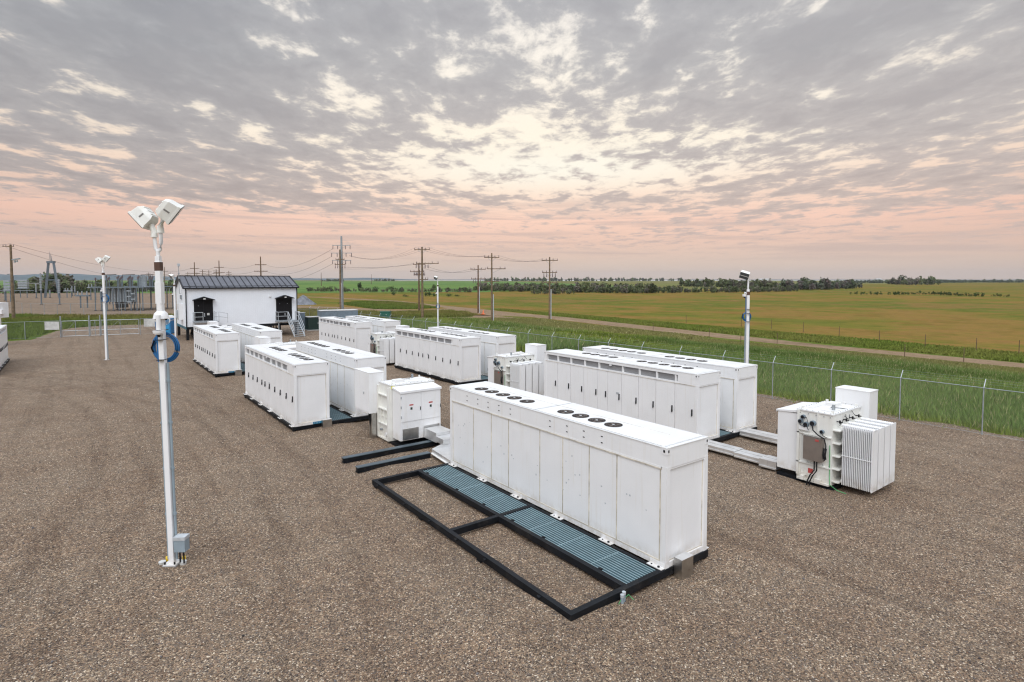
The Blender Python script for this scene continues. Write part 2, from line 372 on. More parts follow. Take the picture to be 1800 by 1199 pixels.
def stones():
    r = np.random.default_rng(77); n = 52000; q = region_pts0(r, n, [(-14, -3), (-14, 26), (6, 40), (30, 22), (31, -3)])
    d = np.hypot(q[:, 0], q[:, 1]); q = q[r.uniform(size=len(q)) < np.clip(22 / (d + 4), .1, 1)]; n = len(q)
    zz = np.array([gz(a, b) for a, b in q]); s = r.uniform(.009, .024, n) * np.where(r.uniform(size=n) < .04, 1.7, 1.); a = r.uniform(0, 6.28, n); ex = r.uniform(.6, 1., n)
    base = np.array([(1, 0, 0), (0, 1, 0), (-1, 0, 0), (0, -1, 0), (.15, .1, .8), (0, 0, -.5)]); V = np.empty((n, 6, 3))
    for i, (bx, by, bz) in enumerate(base):
        x = bx * s * r.uniform(.8, 1.2, n); y = by * s * ex * r.uniform(.8, 1.2, n)
        V[:, i] = np.stack([q[:, 0] + x * np.cos(a) - y * np.sin(a), q[:, 1] + x * np.sin(a) + y * np.cos(a), zz + bz * s * r.uniform(.7, 1.1, n) + s * .25], 1)
    F = np.array([(0, 1, 4), (1, 2, 4), (2, 3, 4), (3, 0, 4), (1, 0, 5), (2, 1, 5), (3, 2, 5), (0, 3, 5)]); fi = (np.arange(n)[:, None, None] * 6 + F[None]).reshape(-1)
    me = bpy.data.meshes.new('loose_stones'); me.vertices.add(n * 6); me.vertices.foreach_set('co', V.reshape(-1).astype('f4')); me.loops.add(len(fi)); me.loops.foreach_set('vertex_index', fi.astype('i4'))
    me.polygons.add(n * 8); me.polygons.foreach_set('loop_start', np.arange(0, n * 24, 3, dtype='i4')); me.polygons.foreach_set('loop_total', np.full(n * 8, 3, 'i4')); me.update(calc_edges=True)
    pal = np.array([S(96, 84, 74)[:3], S(130, 112, 92)[:3], S(70, 66, 66)[:3], S(158, 140, 118)[:3], S(122, 96, 80)[:3], S(196, 182, 162)[:3], S(110, 106, 106)[:3]]); c = np.ones((n, 6, 4), 'f4'); c[:, :, :3] = (pal[r.integers(len(pal), size=n)] * r.uniform(.8, 1.15, n)[:, None])[:, None, :]
    at_ = me.color_attributes.new('tint', 'FLOAT_COLOR', 'POINT'); at_.data.foreach_set('color', c.reshape(-1)); m, t, b = newmat('stone'); k = t.add('ShaderNodeAttribute', attribute_name='tint'); t.l.new(k.outputs['Color'], b.inputs['Base Color']); b.inputs['Roughness'].default_value = .85; b.inputs['Specular IOR Level'].default_value = .15
    me.materials.append(m); o = bpy.data.objects.new('loose_stones', me); COL.objects.link(o); o['kind'] = 'stuff'; o['label'] = 'loose stones lying on top of the yard gravel'; o['category'] = 'gravel'
def region_pts0(r, n, poly):
    poly = np.array(poly, float); lo = poly.min(0); hi = poly.max(0); q = r.uniform(lo, hi, (n * 2, 2)); ins = np.zeros(len(q), bool); j = len(poly) - 1
    for i in range(len(poly)):
        xi, yi = poly[i]; xj, yj = poly[j]; ins ^= ((yi > q[:, 1]) != (yj > q[:, 1])) & (q[:, 0] < (xj - xi) * (q[:, 1] - yi) / (yj - yi + 1e-12) + xi); j = i
    return q[ins][:n]
stones()
# fields and roads (sheets a few mm apart)
def A(*pp): return [tuple(at(x, y)[:2]) for x, y in pp]
poly_sheet('meadow', [(-400, -60), (-400, 250), (-60, 330), (30, 340)] + A((300, 513), (540, 512), (690, 511), (830, 512), (1000, 511), (1200, 509), (1400, 507), (1500, 500), (1700, 497), (2100, 496)) + [(900, -300), (60, -200)], -.10, MEADOW, 2., 25.)
poly_sheet('crop_field', A((-80, 514.5), (260, 515), (540, 514.5), (700, 513.8), (860, 513), (1000, 508), (1100, 503), (900, 494.6), (500, 493.9), (-150, 494.2)), -.09, CROP, 2., 25.)
poly_sheet('green_verge', [(32, -40), (32, 83.8), (-60, 83.8), (-60, 150), (-10, 148), (12, 131), (36, 150), (46, 126), (58, 106), (63.5, 84), (64, 68), (60, 40), (59.5, 10), (58.5, -40)], -.095, VERGE, .5, 3.)
poly_sheet('roadside_verge', [(61.5, -40), (62, 12), (63, 30), (66, 47), (71, 77), (73, 96), (76, 112), (80, 112), (78, 80), (73.5, 50), (71, 20), (71, -40)], -.094, VERGE, .5, 3.)
poly_sheet('road', [(58, -60), (58.4, 11), (59.45, 27), (60.4, 42.4), (64.7, 70), (66, 82), (63.7, 88), (60, 91.6), (57.8, 88.6), (50.7, 90.8), (43.6, 92.2), (37, 91.3), (37.2, 87), (43.9, 84.4), (50.5, 82.8), (58, 84.4), (61.4, 82), (62.6, 80),
                     (63, 91.9), (65.3, 107), (60.3, 109), (52.4, 108.3), (48.4, 116.4), (42.9, 128.9), (36, 134), (20, 150), (18, 162), (45.4, 151.3), (52, 140), (54.2, 130.3), (56.8, 121.1), (63, 116), (70, 118), (74.4, 136), (77, 172), (70, 240), (72.5, 241), (81.3, 180), (82.2, 170), (77, 134.3), (74.4, 109.3), (71.7, 94.5), (70.8, 76.9), (65.8, 46.2), (62.6, 28.4), (61.9, 12), (61.5, -60)], -.088, ROADM, .12, 1.5)
poly_sheet('substation_yard', [(-60, 170), (-13, 156), (-7.1, 144.2), (.8, 136.2), (12.1, 128), (17, 131), (40, 185), (44, 290), (31.1, 326), (2.6, 376), (-31.6, 383), (-120, 400), (-160, 300)], -.08, YARD2, .3, 4.)
# lake strip and hills far away
poly_sheet('lake', [tuple(lat(x, d, 0)[:2]) for x, d in ((840, 3000), (1000, 2700), (1240, 2900), (1340, 3400), (1800, 4000), (2000, 4100), (2000, 4900), (1700, 5000), (1000, 4900), (700, 4800), (560, 4200), (700, 3600))], -.08, LAKEM)
def hills(name, x0, x1, d, prof, seed):
    rr = random.Random(seed); n = 160; vs = []; fs = []
    rows = ((0, 0), (.35, .55), (1, 1), (1.6, .8), (2.4, .1))
    for dj, hj in rows:
        for i in range(n + 1):
            px = x0 + (x1 - x0) * i / n
            h = prof(px) * hj * (1 + .12 * math.sin(px * .045 + dj * 3) + .07 * math.sin(px * .13 + dj))
            p = lat(px, 1000, 0).normalized() * (d + dj * 900); vs.append((p.x, p.y, max(h, 0) - .5))
    for j in range(len(rows) - 1):
        for i in range(n): a = j * (n + 1) + i; fs.append((a, a + 1, a + n + 2, a + n + 1))
    me = bpy.data.meshes.new(name); me.from_pydata(vs, [], fs); me.materials.append(HILLM)
    me.polygons.foreach_set('use_smooth', [True] * len(fs))
    o = bpy.data.objects.new(name, me); COL.objects.link(o); o['kind'] = 'structure'
def prof1(px):
    return .8 * 7 + .8 * 46 * max(0, min(1, (760 - px) / 700)) * (1 if px < 760 else 0) + 12 * math.exp(-((px - 640) / 60) ** 2) + 16 * math.exp(-((px - 150) / 160) ** 2)
hills('hills', -700, 2500, 5600, prof1, 3)

# ------------------------------------------------------------------ leaf and grass generators
def quads_mesh(name, P, N1, N2, col, mt, parent=None):
    """P centres (n,3), half axes N1,N2 (n,3), col (n,3)"""
    n = len(P); V = np.empty((n, 4, 3)); V[:, 0] = P - N1 - N2; V[:, 1] = P + N1 - N2; V[:, 2] = P + N1 + N2; V[:, 3] = P - N1 + N2
    me = bpy.data.meshes.new(name); me.vertices.add(n * 4); me.vertices.foreach_set('co', V.reshape(-1).astype('f4'))
    me.loops.add(n * 4); me.loops.foreach_set('vertex_index', np.arange(n * 4, dtype='i4'))
    me.polygons.add(n); me.polygons.foreach_set('loop_start', np.arange(0, n * 4, 4, dtype='i4')); me.polygons.foreach_set('loop_total', np.full(n, 4, 'i4'))
    me.update(calc_edges=True)
    a = me.color_attributes.new('tint', 'FLOAT_COLOR', 'POINT')
    c = np.ones((n, 4, 4), 'f4'); c[:, :, :3] = col[:, None, :]
    a.data.foreach_set('color', c.reshape(-1))
    me.materials.append(mt); o = bpy.data.objects.new(name, me); COL.objects.link(o)
    if parent: o.parent = parent
    return o
def crown_pts(n, lobes, leaf, base, r):
    """leaf clumps on lobes: list of (cx,cy,cz,rx,rz)"""
    lb = np.array(lobes); w = lb[:, 3] ** 2; k = r.choice(len(lb), n, p=w / w.sum()); L = lb[k]
    d = r.normal(size=(n, 3)); d /= np.linalg.norm(d, axis=1)[:, None]
    rad = r.uniform(.45, 1.08, n)[:, None]
    P = L[:, :3] + d * rad * np.stack([L[:, 3], L[:, 3], L[:, 4]], 1)
    a = r.normal(size=(n, 3)); a /= np.linalg.norm(a, axis=1)[:, None]; b = np.cross(a, r.normal(size=(n, 3))); b /= np.linalg.norm(b, axis=1)[:, None]
    s = (leaf * r.uniform(.5, 1.2, n))[:, None]
    tone = r.normal(1, .13, n)[:, None] * (r.uniform(.75, 1.25, len(lb))[k])[:, None]
    return P, a * s, b * s * .7, np.clip(np.array(base)[None, :] * tone * r.uniform(.9, 1.1, (n, 3)), .005, .6)
TREECOL = [(.05, .075, .03), (.07, .10, .04), (.09, .125, .045), (.10, .10, .06)]
def make_tree(name, label, cat, p, h, w, group, ci=0, bushy=False, n=260):
    r = np.random.default_rng(int(abs(p.x * 13 + p.y * 7)) + 5)
    t = thing(name, label, cat, (p.x, p.y, -.1), 0, group)
    tb = MB(); th = h * (.12 if bushy else .3)
    tb.tube([(0, 0, 0), (.03 * h, 0, th), (0, .02 * h, h * .6)], [h * .035, h * .028, h * .012], BUSHST, 6)
    for k in range(4):
        a = k * 1.7; tb.tube([(0, 0, th), (math.cos(a) * w * .3, math.sin(a) * w * .3, h * .62)], [h * .018, h * .006], BUSHST, 5)
    tb.build('trunk', t)
    lobes = []
    for k in range(7 if bushy else 6):
        a = r.uniform(0, 6.28); q = r.uniform(0, .32) * w
        zc = r.uniform(.3, .75) * h if not bushy else r.uniform(.25, .62) * h
        rx = w * r.uniform(.2, .33) * (1.1 if zc < h * .6 else .8)
        lobes.append((math.cos(a) * q, math.sin(a) * q, zc, rx, min(h - zc, h * r.uniform(.2, .32))))
    lobes.append((0, 0, h * .78, w * .2, h * .22))
    P, a, b, c = crown_pts(n, lobes, h * .06, TREECOL[ci], r)
    P[:, 2] = np.maximum(P[:, 2], .1)
    quads_mesh('crown', P, a, b, c, LEAF, t)
    return t
def wood(name, label, line, depth, count, hh, cols, seed, per=120, leaf=.5):
    """one mass of far trees along a line of ground points"""
    r = np.random.default_rng(seed); Ps = []; As = []; Bs = []; Cs = []
    seg = [(line[i], line[i + 1]) for i in range(len(line) - 1)]; ln = np.array([(b - a).length for a, b in seg]); cdf = np.cumsum(ln) / ln.sum()
    for k in range(count):
        u = r.uniform(); i = int(np.searchsorted(cdf, u)); a, b = seg[min(i, len(seg) - 1)]
        p = a.lerp(b, r.uniform()) + E2 * r.uniform(0, depth) + E1 * r.uniform(-2, 2)
        h = hh * r.uniform(.55, 1.1) * (1 + .25 * math.sin(u * 23 + seed)); w = h * r.uniform(.5, .9)
        lobes = [(p.x + r.uniform(-.3, .3) * w, p.y + r.uniform(-.3, .3) * w, h * r.uniform(.3, .8), w * r.uniform(.2, .35), h * r.uniform(.15, .28)) for _ in range(4)] + [(p.x, p.y, h * .35, w * .4, h * .35)]
        P, x, y, c = crown_pts(per, lobes, leaf * h / 6, cols[r.integers(len(cols))], r); P[:, 2] = np.maximum(P[:, 2], 0)
        Ps.append(P); As.append(x); Bs.append(y); Cs.append(c)
    o = quads_mesh(name, np.concatenate(Ps), np.concatenate(As), np.concatenate(Bs), np.concatenate(Cs), LEAF)
    return tag(o, label, 'wood', None, 'stuff')
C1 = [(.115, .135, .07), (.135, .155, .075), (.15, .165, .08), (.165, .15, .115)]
wood('distant_wood', 'long belt of dark trees between the crop field and the meadow', [at(832, 511.5), at(1000, 514), at(1100, 516), at(1165, 515.5)], 45, 430, 4.3, C1, 11)
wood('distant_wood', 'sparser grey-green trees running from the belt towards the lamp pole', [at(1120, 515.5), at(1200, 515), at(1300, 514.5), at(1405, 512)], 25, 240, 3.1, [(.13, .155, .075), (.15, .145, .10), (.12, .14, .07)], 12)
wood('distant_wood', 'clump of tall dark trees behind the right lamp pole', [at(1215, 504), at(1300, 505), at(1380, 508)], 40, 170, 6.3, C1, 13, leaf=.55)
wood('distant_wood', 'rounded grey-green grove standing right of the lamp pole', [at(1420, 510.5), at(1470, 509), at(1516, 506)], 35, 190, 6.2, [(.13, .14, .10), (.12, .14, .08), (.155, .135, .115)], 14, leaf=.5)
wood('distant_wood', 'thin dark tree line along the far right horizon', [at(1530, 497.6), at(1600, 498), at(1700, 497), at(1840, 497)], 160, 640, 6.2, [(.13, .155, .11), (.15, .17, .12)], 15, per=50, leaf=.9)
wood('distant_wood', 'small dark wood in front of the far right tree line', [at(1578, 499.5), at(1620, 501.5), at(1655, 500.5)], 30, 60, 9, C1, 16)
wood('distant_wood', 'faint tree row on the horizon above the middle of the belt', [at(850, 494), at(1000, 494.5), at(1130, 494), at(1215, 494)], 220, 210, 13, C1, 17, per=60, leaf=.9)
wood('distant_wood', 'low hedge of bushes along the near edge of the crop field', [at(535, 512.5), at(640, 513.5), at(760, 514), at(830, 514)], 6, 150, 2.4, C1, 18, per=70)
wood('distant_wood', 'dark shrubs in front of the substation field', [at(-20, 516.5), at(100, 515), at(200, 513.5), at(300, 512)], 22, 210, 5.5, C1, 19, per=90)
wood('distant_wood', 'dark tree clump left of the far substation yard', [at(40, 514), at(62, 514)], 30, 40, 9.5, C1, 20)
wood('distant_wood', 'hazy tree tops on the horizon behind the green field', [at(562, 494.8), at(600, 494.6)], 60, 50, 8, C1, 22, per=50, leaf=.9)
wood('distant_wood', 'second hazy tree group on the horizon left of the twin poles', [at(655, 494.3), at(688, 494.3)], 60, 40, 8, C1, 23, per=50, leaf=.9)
wood('meadow_brush', 'low brush scattered in a line across the right meadow', [at(1505, 518), at(1560, 519), at(1650, 518), at(1700, 521), at(1778, 523)], 6, 150, 1.5, [(.05, .085, .03), (.06, .075, .03)], 24, per=40)
wood('meadow_brush', 'flat dark thicket before the tree belt left of centre', [at(940, 517), at(1012, 517)], 8, 45, 2.6, C1, 25, per=80)
for i, (px, py, h, w, ci, bush, lab) in enumerate([
    (634, 511.5, 5.2, 3.4, 0, False, 'round-headed lone tree at the edge of the green crop field'),
    (660, 511.5, 3.1, 4.0, 0, True, 'dense round bush right of the lone tree'),
    (690, 512, 3.4, 6.0, 1, True, 'broad dark bush left of the twin wooden poles'),
    (706, 512.5, 2.8, 4.0, 0, True, 'smaller bush touching the broad dark one'),
    (763, 512, 4.2, 3.6, 2, False, 'light green sapling right of the twin wooden poles'),
    (788, 512, 2.8, 3.0, 1, True, 'bush just left of the tree belt'),
    (606, 511.5, 2.4, 2.4, 0, True, 'small bush behind the tall steel pole'),
    (813, 512, 2.6, 4.0, 0, True, 'dark bush where the tree belt begins'),
    (691, 519, 1.9, 2.3, 1, True, 'stray bush out in the meadow left of the twin poles'),
    (748, 521, 2.0, 1.6, 2, True, 'thin young bush in the meadow right of the twin poles'),
    (755, 520.5, 2.3, 1.8, 2, True, 'taller young bush in the meadow right of the twin poles'),
    (763, 521, 1.6, 1.6, 1, True, 'smallest young bush in the meadow right of the twin poles'),
    (789, 521.5, 1.7, 3.6, 1, True, 'spreading bush in the meadow left of the middle lamp pole'),
    (803, 521.5, 1.2, 3.6, 0, True, 'flat dark bush in the meadow behind the middle lamp pole'),
    (713, 522, 1.3, 2.6, 1, True, 'low bush in the meadow just left of the twin poles')]):
    make_tree('tree' if not bush else 'bush', lab, 'tree' if not bush else 'bush', at(px, py), h, w, 'bushes and lone trees in the fields', ci, bush, 240)

# grass as blades (uncountable)
def region_pts(r, n, poly):
    poly = np.array(poly); lo = poly.min(0); hi = poly.max(0); out = []
    while sum(len(o) for o in out) < n:
        q = r.uniform(lo, hi, (n * 2, 2)); ins = np.zeros(len(q), bool); j = len(poly) - 1
        for i in range(len(poly)):
            xi, yi = poly[i]; xj, yj = poly[j]
            c = ((yi > q[:, 1]) != (yj > q[:, 1])) & (q[:, 0] < (xj - xi) * (q[:, 1] - yi) / (yj - yi + 1e-12) + xi)
            ins ^= c; j = i
        out.append(q[ins])
    return np.concatenate(out)[:n]
def vnoise(x, y, seed):
    xi = np.floor(x).astype(np.int64); yi = np.floor(y).astype(np.int64); fx = x - xi; fy = y - yi
    fx = fx * fx * (3 - 2 * fx); fy = fy * fy * (3 - 2 * fy)
    def h(a, b):
        n = (a * 374761393 + b * 668265263 + seed * 974634777) & 0xffffffff; n = ((n ^ (n >> 13)) * 1274126177) & 0xffffffff; return ((n ^ (n >> 16)) & 0xffff) / 65535.
    return (h(xi, yi) * (1 - fx) + h(xi + 1, yi) * fx) * (1 - fy) + (h(xi, yi + 1) * (1 - fx) + h(xi + 1, yi + 1) * fx) * fy
def wavy(q, s, ph):
    """smooth fractal noise, roughly -1..1; s is about 2 pi / wavelength"""
    s = s / 4.; k = int(ph * 17) + 3; c, d = math.cos(.6 + ph), math.sin(.6 + ph); x = (q[:, 0] * c - q[:, 1] * d) * s; y = (q[:, 0] * d + q[:, 1] * c) * s; v = 0.; a = 1.; tot = 0.
    for o in range(4): v = v + a * vnoise(x * 2 ** o + 50.3, y * 2 ** o + 11.7, k + o); tot += a; a *= .6
    return np.clip((v / tot - .5) * 3.4, -1.2, 1.2)
def grass(name, label, poly, n, h, wd, colf, seed, z=-.1, gapf=None, hx=None):
    r = np.random.default_rng(seed); q = region_pts(r, n, poly)
    if gapf is not None: q = q[r.uniform(size=len(q)) < gapf(q)]
    n = len(q); a = r.uniform(0, 6.28, n); hg = h * r.uniform(.45, 1.15, n) * (1 + .35 * wavy(q, .9, seed)) * (1 + .2 * wavy(q, .23, seed + 2)); w = wd * r.uniform(.5, 1.3, n)
    if hx is not None: hg = hg * hx(q)
    lx = r.normal(0, .3, n) + .12; ly = r.normal(0, .3, n)
    V = np.empty((n, 3, 3)); V[:, 0] = np.stack([q[:, 0] - np.cos(a) * w, q[:, 1] - np.sin(a) * w, np.full(n, z)], 1)
    V[:, 1] = np.stack([q[:, 0] + np.cos(a) * w, q[:, 1] + np.sin(a) * w, np.full(n, z)], 1)
    V[:, 2] = np.stack([q[:, 0] + lx * hg, q[:, 1] + ly * hg, z + hg], 1)
    me = bpy.data.meshes.new(name); me.vertices.add(n * 3); me.vertices.foreach_set('co', V.reshape(-1).astype('f4'))
    me.loops.add(n * 3); me.loops.foreach_set('vertex_index', np.arange(n * 3, dtype='i4'))
    me.polygons.add(n); me.polygons.foreach_set('loop_start', np.arange(0, n * 3, 3, dtype='i4')); me.polygons.foreach_set('loop_total', np.full(n, 3, 'i4'))
    me.update(calc_edges=True)
    col = colf(q, r); at_ = me.color_attributes.new('tint', 'FLOAT_COLOR', 'POINT')
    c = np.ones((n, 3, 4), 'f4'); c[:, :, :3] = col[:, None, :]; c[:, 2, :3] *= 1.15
    at_.data.foreach_set('color', c.reshape(-1)); me.materials.append(GRASSM)
    o = bpy.data.objects.new(name, me); COL.objects.link(o)
    return tag(o, label, 'grass', None, 'stuff')
def mixc(f, a, b): return np.array(a)[None, :] * (1 - f[:, None]) + np.array(b)[None, :] * f[:, None]
BG = (.172, .235, .066); YG = (.21, .25, .034); DG = (.065, .105, .022); OL = (.21, .185, .065)
def near_col(q, r):
    f = np.clip(.5 + .6 * wavy(q, .35, 1.), 0, 1); c = mixc(f, BG, (.12, .185, .045))
    e = np.clip((q[:, 0] - 32) / 1.6, 0, 1); c = c * e[:, None] + np.array(YG)[None] * (1 - e[:, None])
    x = q[:, 0] + 2.2 * wavy(q, .12, 4.)
    g = np.clip((x - 43) / 4, 0, 1) * np.clip(.5 + wavy(q, .22, 2.), 0, 1); c = c * (1 - g[:, None]) + np.array(YG)[None] * g[:, None]
    d = np.exp(-((x - 50) / 2.2) ** 2)[:, None] * .7; c = c * (1 - d) + np.array(DG)[None] * d
    o = np.clip((x - 53) / 3, 0, .85)[:, None]; c = c * (1 - o) + np.array(OL)[None] * o
    dry = r.uniform(size=len(q)) < .07 + .10 * np.clip(wavy(q, .5, 5.), 0, 1); c[dry] = (.36, .32, .16)
    return np.clip(c * r.normal(1, .15, len(q))[:, None], .01, .6)
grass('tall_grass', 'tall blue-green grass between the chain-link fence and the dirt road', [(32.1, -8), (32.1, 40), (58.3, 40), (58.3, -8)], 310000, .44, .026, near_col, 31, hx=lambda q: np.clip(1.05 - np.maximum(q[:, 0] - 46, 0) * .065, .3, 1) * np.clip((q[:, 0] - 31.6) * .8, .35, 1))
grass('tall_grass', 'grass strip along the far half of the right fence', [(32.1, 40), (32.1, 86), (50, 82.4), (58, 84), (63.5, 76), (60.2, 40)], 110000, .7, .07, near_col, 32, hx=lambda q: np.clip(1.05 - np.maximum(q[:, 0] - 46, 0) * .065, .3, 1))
grass('edge_weeds', 'ragged weeds spilling over the gravel edge along the right fence', [(31.2, -6), (31.2, 60), (32.4, 60), (32.4, -6)], 5200, .22, .02, near_col, 39, z=-.04, gapf=lambda q: np.clip(wavy(q, 2.2, 3.) * 1.4 + (q[:, 0] - 31.9) * .9, 0, 1))
def verge_col(q, r):
    f = np.clip(.5 + .8 * wavy(q, .3, 3.), 0, 1); return np.clip(mixc(f, (.12, .175, .026), (.17, .18, .04)) * r.normal(1, .2, len(q))[:, None], .01, .6)
grass('verge_grass', 'bright green grass verge beyond the dirt road', [(62.3, -10), (62.3, 14), (66, 46), (71.3, 77), (75, 108), (79, 108), (77, 77), (73, 46), (70.5, 14), (70.5, -10)], 70000, .24, .09, verge_col, 33)
def wild_col(q, r):
    f = np.clip(.5 + .9 * wavy(q, .16, 6.), 0, 1); return np.clip(mixc(f, (.12, .165, .032), (.19, .165, .05)) * r.normal(1, .2, len(q))[:, None], .01, .6)
grass('wild_grass', 'wild grass island between the two gravel tracks behind the yard', [(37.5, 92), (44, 93), (58, 89.5), (62, 93), (64, 106), (59, 107), (51, 106.5), (46.5, 115), (40, 129), (27, 137), (17, 126), (14, 105), (28, 101.5)], 80000, .6, .09, wild_col, 34)
grass('wild_grass', 'grass island enclosed by the fork of the gravel tracks', [(54.5, 125), (62, 120), (69, 121), (73, 137), (74.5, 160), (70, 170), (58, 158)], 26000, .5, .1, wild_col, 35)
grass('left_grass', 'green grass strip behind the gate fence and below the substation', [(-40, 86), (-5, 86.6), (-2.9, 97), (-1.5, 102), (3, 105), (9.3, 103.4), (14, 104), (16, 128), (12, 127.5), (.8, 135.5), (-7.1, 143.5), (-14, 150), (-40, 156)], 100000, .4, .08, wild_col, 36)
def mead_col(q, r):
    f = np.clip(.5 + 1.1 * wavy(q * np.array([[1, .6]]), .05, 9.), 0, 1)
    return np.clip(mixc(f, (.165, .15, .03), (.22, .135, .05)) * r.normal(1, .12, len(q))[:, None], .01, .6)

# ------------------------------------------------------------------ battery container
L_, W_, H_ = 9.437, 1.575, 2.8
def make_container():
    t = thing('battery_container', '', 'battery container')
    b = MB(); x0, x1, y0, y1 = 0, W_, 0, L_
    b.box(.05, x1 - .03, .06, y1 - .06, .10, 2.3, WHITE)                               # core
    for xa in (0, x1 - .13):
        for ya in (0, y1 - .15): b.box(xa, xa + .13, ya, ya + .15, .0, 2.34, WHITE)    # corner posts
    for xa, xb in ((.012, .09), (x1 - .09, x1 - .012)): b.box(xa, xb, .15, y1 - .15, .0, .12, WHITE)
    for ya, yb in ((.012, .09), (y1 - .09, y1 - .012)):
        b.box(.13, x1 - .13, ya, yb, .0, .12, WHITE)
        b.box(.13, x1 - .13, ya + .004, yb - .004, 2.26, 2.44, WHITE)
    for ya, s in ((.058, -1), (y1 - .058, 1)):                                         # beige sealant round the end panels
        b.box(.13, x1 - .13, ya - .004, ya + .004, 2.235, 2.262, SEAL)
        b.box(.13, .15, ya - .004, ya + .004, .12, 2.24, SEAL); b.box(x1 - .15, x1 - .13, ya - .004, ya + .004, .12, 2.24, SEAL)
        b.box(.13, x1 - .13, ya - .004, ya + .004, .12, .14, SEAL)
    for ya in (.009, y1 - .009): b.box(.12, x1 - .12, ya - .004, ya + .004, 2.435, 2.458, SEAL)
    o = b.build('body', t)
    # blank side facing +X with sealed panel joints
    p = MB(); X = x1 - .03
    p.box(X - .02, X + .01, .15, y1 - .15, .12, 2.26, WHITE)
    for yy in (.17, 1.49, 2.54, 3.46, 4.97, 5.95, 6.97, 7.93, 9.25): p.box(X + .008, X + .014, yy - .017, yy + .017, .13, 2.25, SEAL)
    p.box(X - .01, X + .035, .13, y1 - .13, 2.262, 2.29, SEAL); p.box(X - .01, X + .03, .13, y1 - .13, 2.29, 2.33, WHITE)
    p.box(X + .006, X + .02, .15, y1 - .15, .12, .145, SEAL)
    for k in range(30):
        yy = random.uniform(.5, 9); zz = random.uniform(.5, 1.9)
        p.box(X + .009, X + .0125, yy, yy + random.uniform(.02, .05), zz, zz + random.uniform(.02, .05), GALVL)
    p.build('side_panel', t)
    # upper fascia and roof
    f = MB()
    f.box(.0, x1, 0, y1, 2.44, 2.77, WHITE) if False else None
    f.box(.17, x1 - .004, .004, y1 - .004, 2.31, 2.765, WHITE)
    f.box(.004, .17, .004, .95, 2.31, 2.765, WHITE); f.box(.004, .17, 9.24, y1 - .004, 2.31, 2.765, WHITE)
    f.box(.008, .17, .95, 9.24, 2.645, 2.763, WHITE); f.box(.0, .17, .95, 9.24, 2.305, 2.368, WHITE)
    f.box(-.004, .02, .1, y1 - .1, 2.29, 2.305, SEAL)
    for k in range(9):
        yy = (1.1, 1.75, 2.35, 2.95, 3.55, 5.4, 6.1, 6.75, 7.4)[k]
        for zz in (2.44, 2.6): f.box(x1 - .003, x1 + .004, yy, yy + .06, zz, zz + .022, DARK)
    f.build('fascia', t)
    r = MB()
    r.box(-.008, x1 + .008, -.008, y1 + .008, 2.765, 2.785, ROOFW)
    r.box(.05, x1 - .05, .12, 4.68, 2.785, 2.8, ROOFW); r.box(.05, x1 - .05, 4.76, y1 - .12, 2.785, 2.8, ROOFW)
    for xa in (0, x1 - .16):
        for ya in (0, y1 - .18): r.box(xa + .02, xa + .14, ya + .02, ya + .16, 2.785, 2.797, ROOFW); r.box(xa + .055, xa + .105, ya + .05, ya + .13, 2.797, 2.799, GALVL)
    r.box(.62, .634, .6, 8.8, 2.8, 2.803, SEAL); r.box(.05, x1 - .05, 4.685, 4.705, 2.785, 2.7885, GALVL); r.box(.05, x1 - .05, 4.735, 4.755, 2.785, 2.7885, GALVL)
    for xx in (.03, x1 - .045): r.box(xx, xx + .016, .1, y1 - .1, 2.785, 2.7875, GALVL)
    for yy in (.095, y1 - .11): r.box(.05, x1 - .05, yy, yy + .016, 2.785, 2.7875, GALVL)
    r.build('roof', t)
    for xa in (-.006, x1 - .124):
        for ya in (-.006, y1 - .144):
            c = MB(); c.box(xa, xa + .13, ya, ya + .15, 2.62, 2.766, WHITE)
            sx = xa - .002 if xa < .5 else xa + .132; sy = ya - .002 if ya < 1 else ya + .152
            c.box(xa + .045, xa + .085, min(sy, sy + .001), sy + .003, 2.67, 2.73, DARK); c.box(sx - .001, sx + .002, ya + .05, ya + .1, 2.67, 2.73, DARK)
            c.build('corner_casting', t)
    # doors
    ed = [.14, 1.1, 2.08, 3.03, 4.02, 4.87, 5.52, 6.47, 7.42, 8.4, 9.3]
    hd = [.25, 1.22, 2.2, 3.15, 4.15, 4.99, 5.62, 6.59, 7.53, 8.53]
    for k in range(10):
        d = MB(); d.box(.012, .05, ed[k] + .012, ed[k + 1] - .012, .13, 2.285, WHITE)
        if k == 4: d.box(.008, .013, hd[k] + .02, hd[k] + .2, 1.3, 1.4, GALVL)
        dd = d.build('door', t)
        h = MB(); h.box(-.03, .012, hd[k] - .022, hd[k] + .022, 1.08, 1.34, HANDLE); h.box(-.045, -.03, hd[k] - .014, hd[k] + .014, 1.06, 1.2, HANDLE)
        h.build('handle', dd)
    gap = MB(); gap.box(.03, .06, .12, .155, .12, 2.29, SEALD)
    gap.build('door_gasket', t)
    ve = [(1.12, 2.01), (2.09, 2.97), (3.04, 3.92), (4.02, 5.41), (5.5, 6.4), (6.46, 7.36), (7.44, 8.34), (8.42, 9.17)]
    for a_, b_ in ve:
        v = MB(); v.box(.10, .171, a_, b_, 2.368, 2.645, VENT)
        for k in range(6): z = 2.385 + k * .045; v.box(.085, .10, a_, b_, z, z + .006, GALV)
        v.box(.06, .15, a_ - .07, a_, 2.368, 2.63, WHITE) ; v.box(.012, .06, a_ - .055, a_ - .01, 2.368, 2.63, WHITE)
        if b_ - a_ > 1.2: v.box(-.01, .06, (a_ + b_) / 2 - .06, (a_ + b_) / 2 + .06, 2.57, 2.63, WHITE)
        v.build('vent_grille', t)
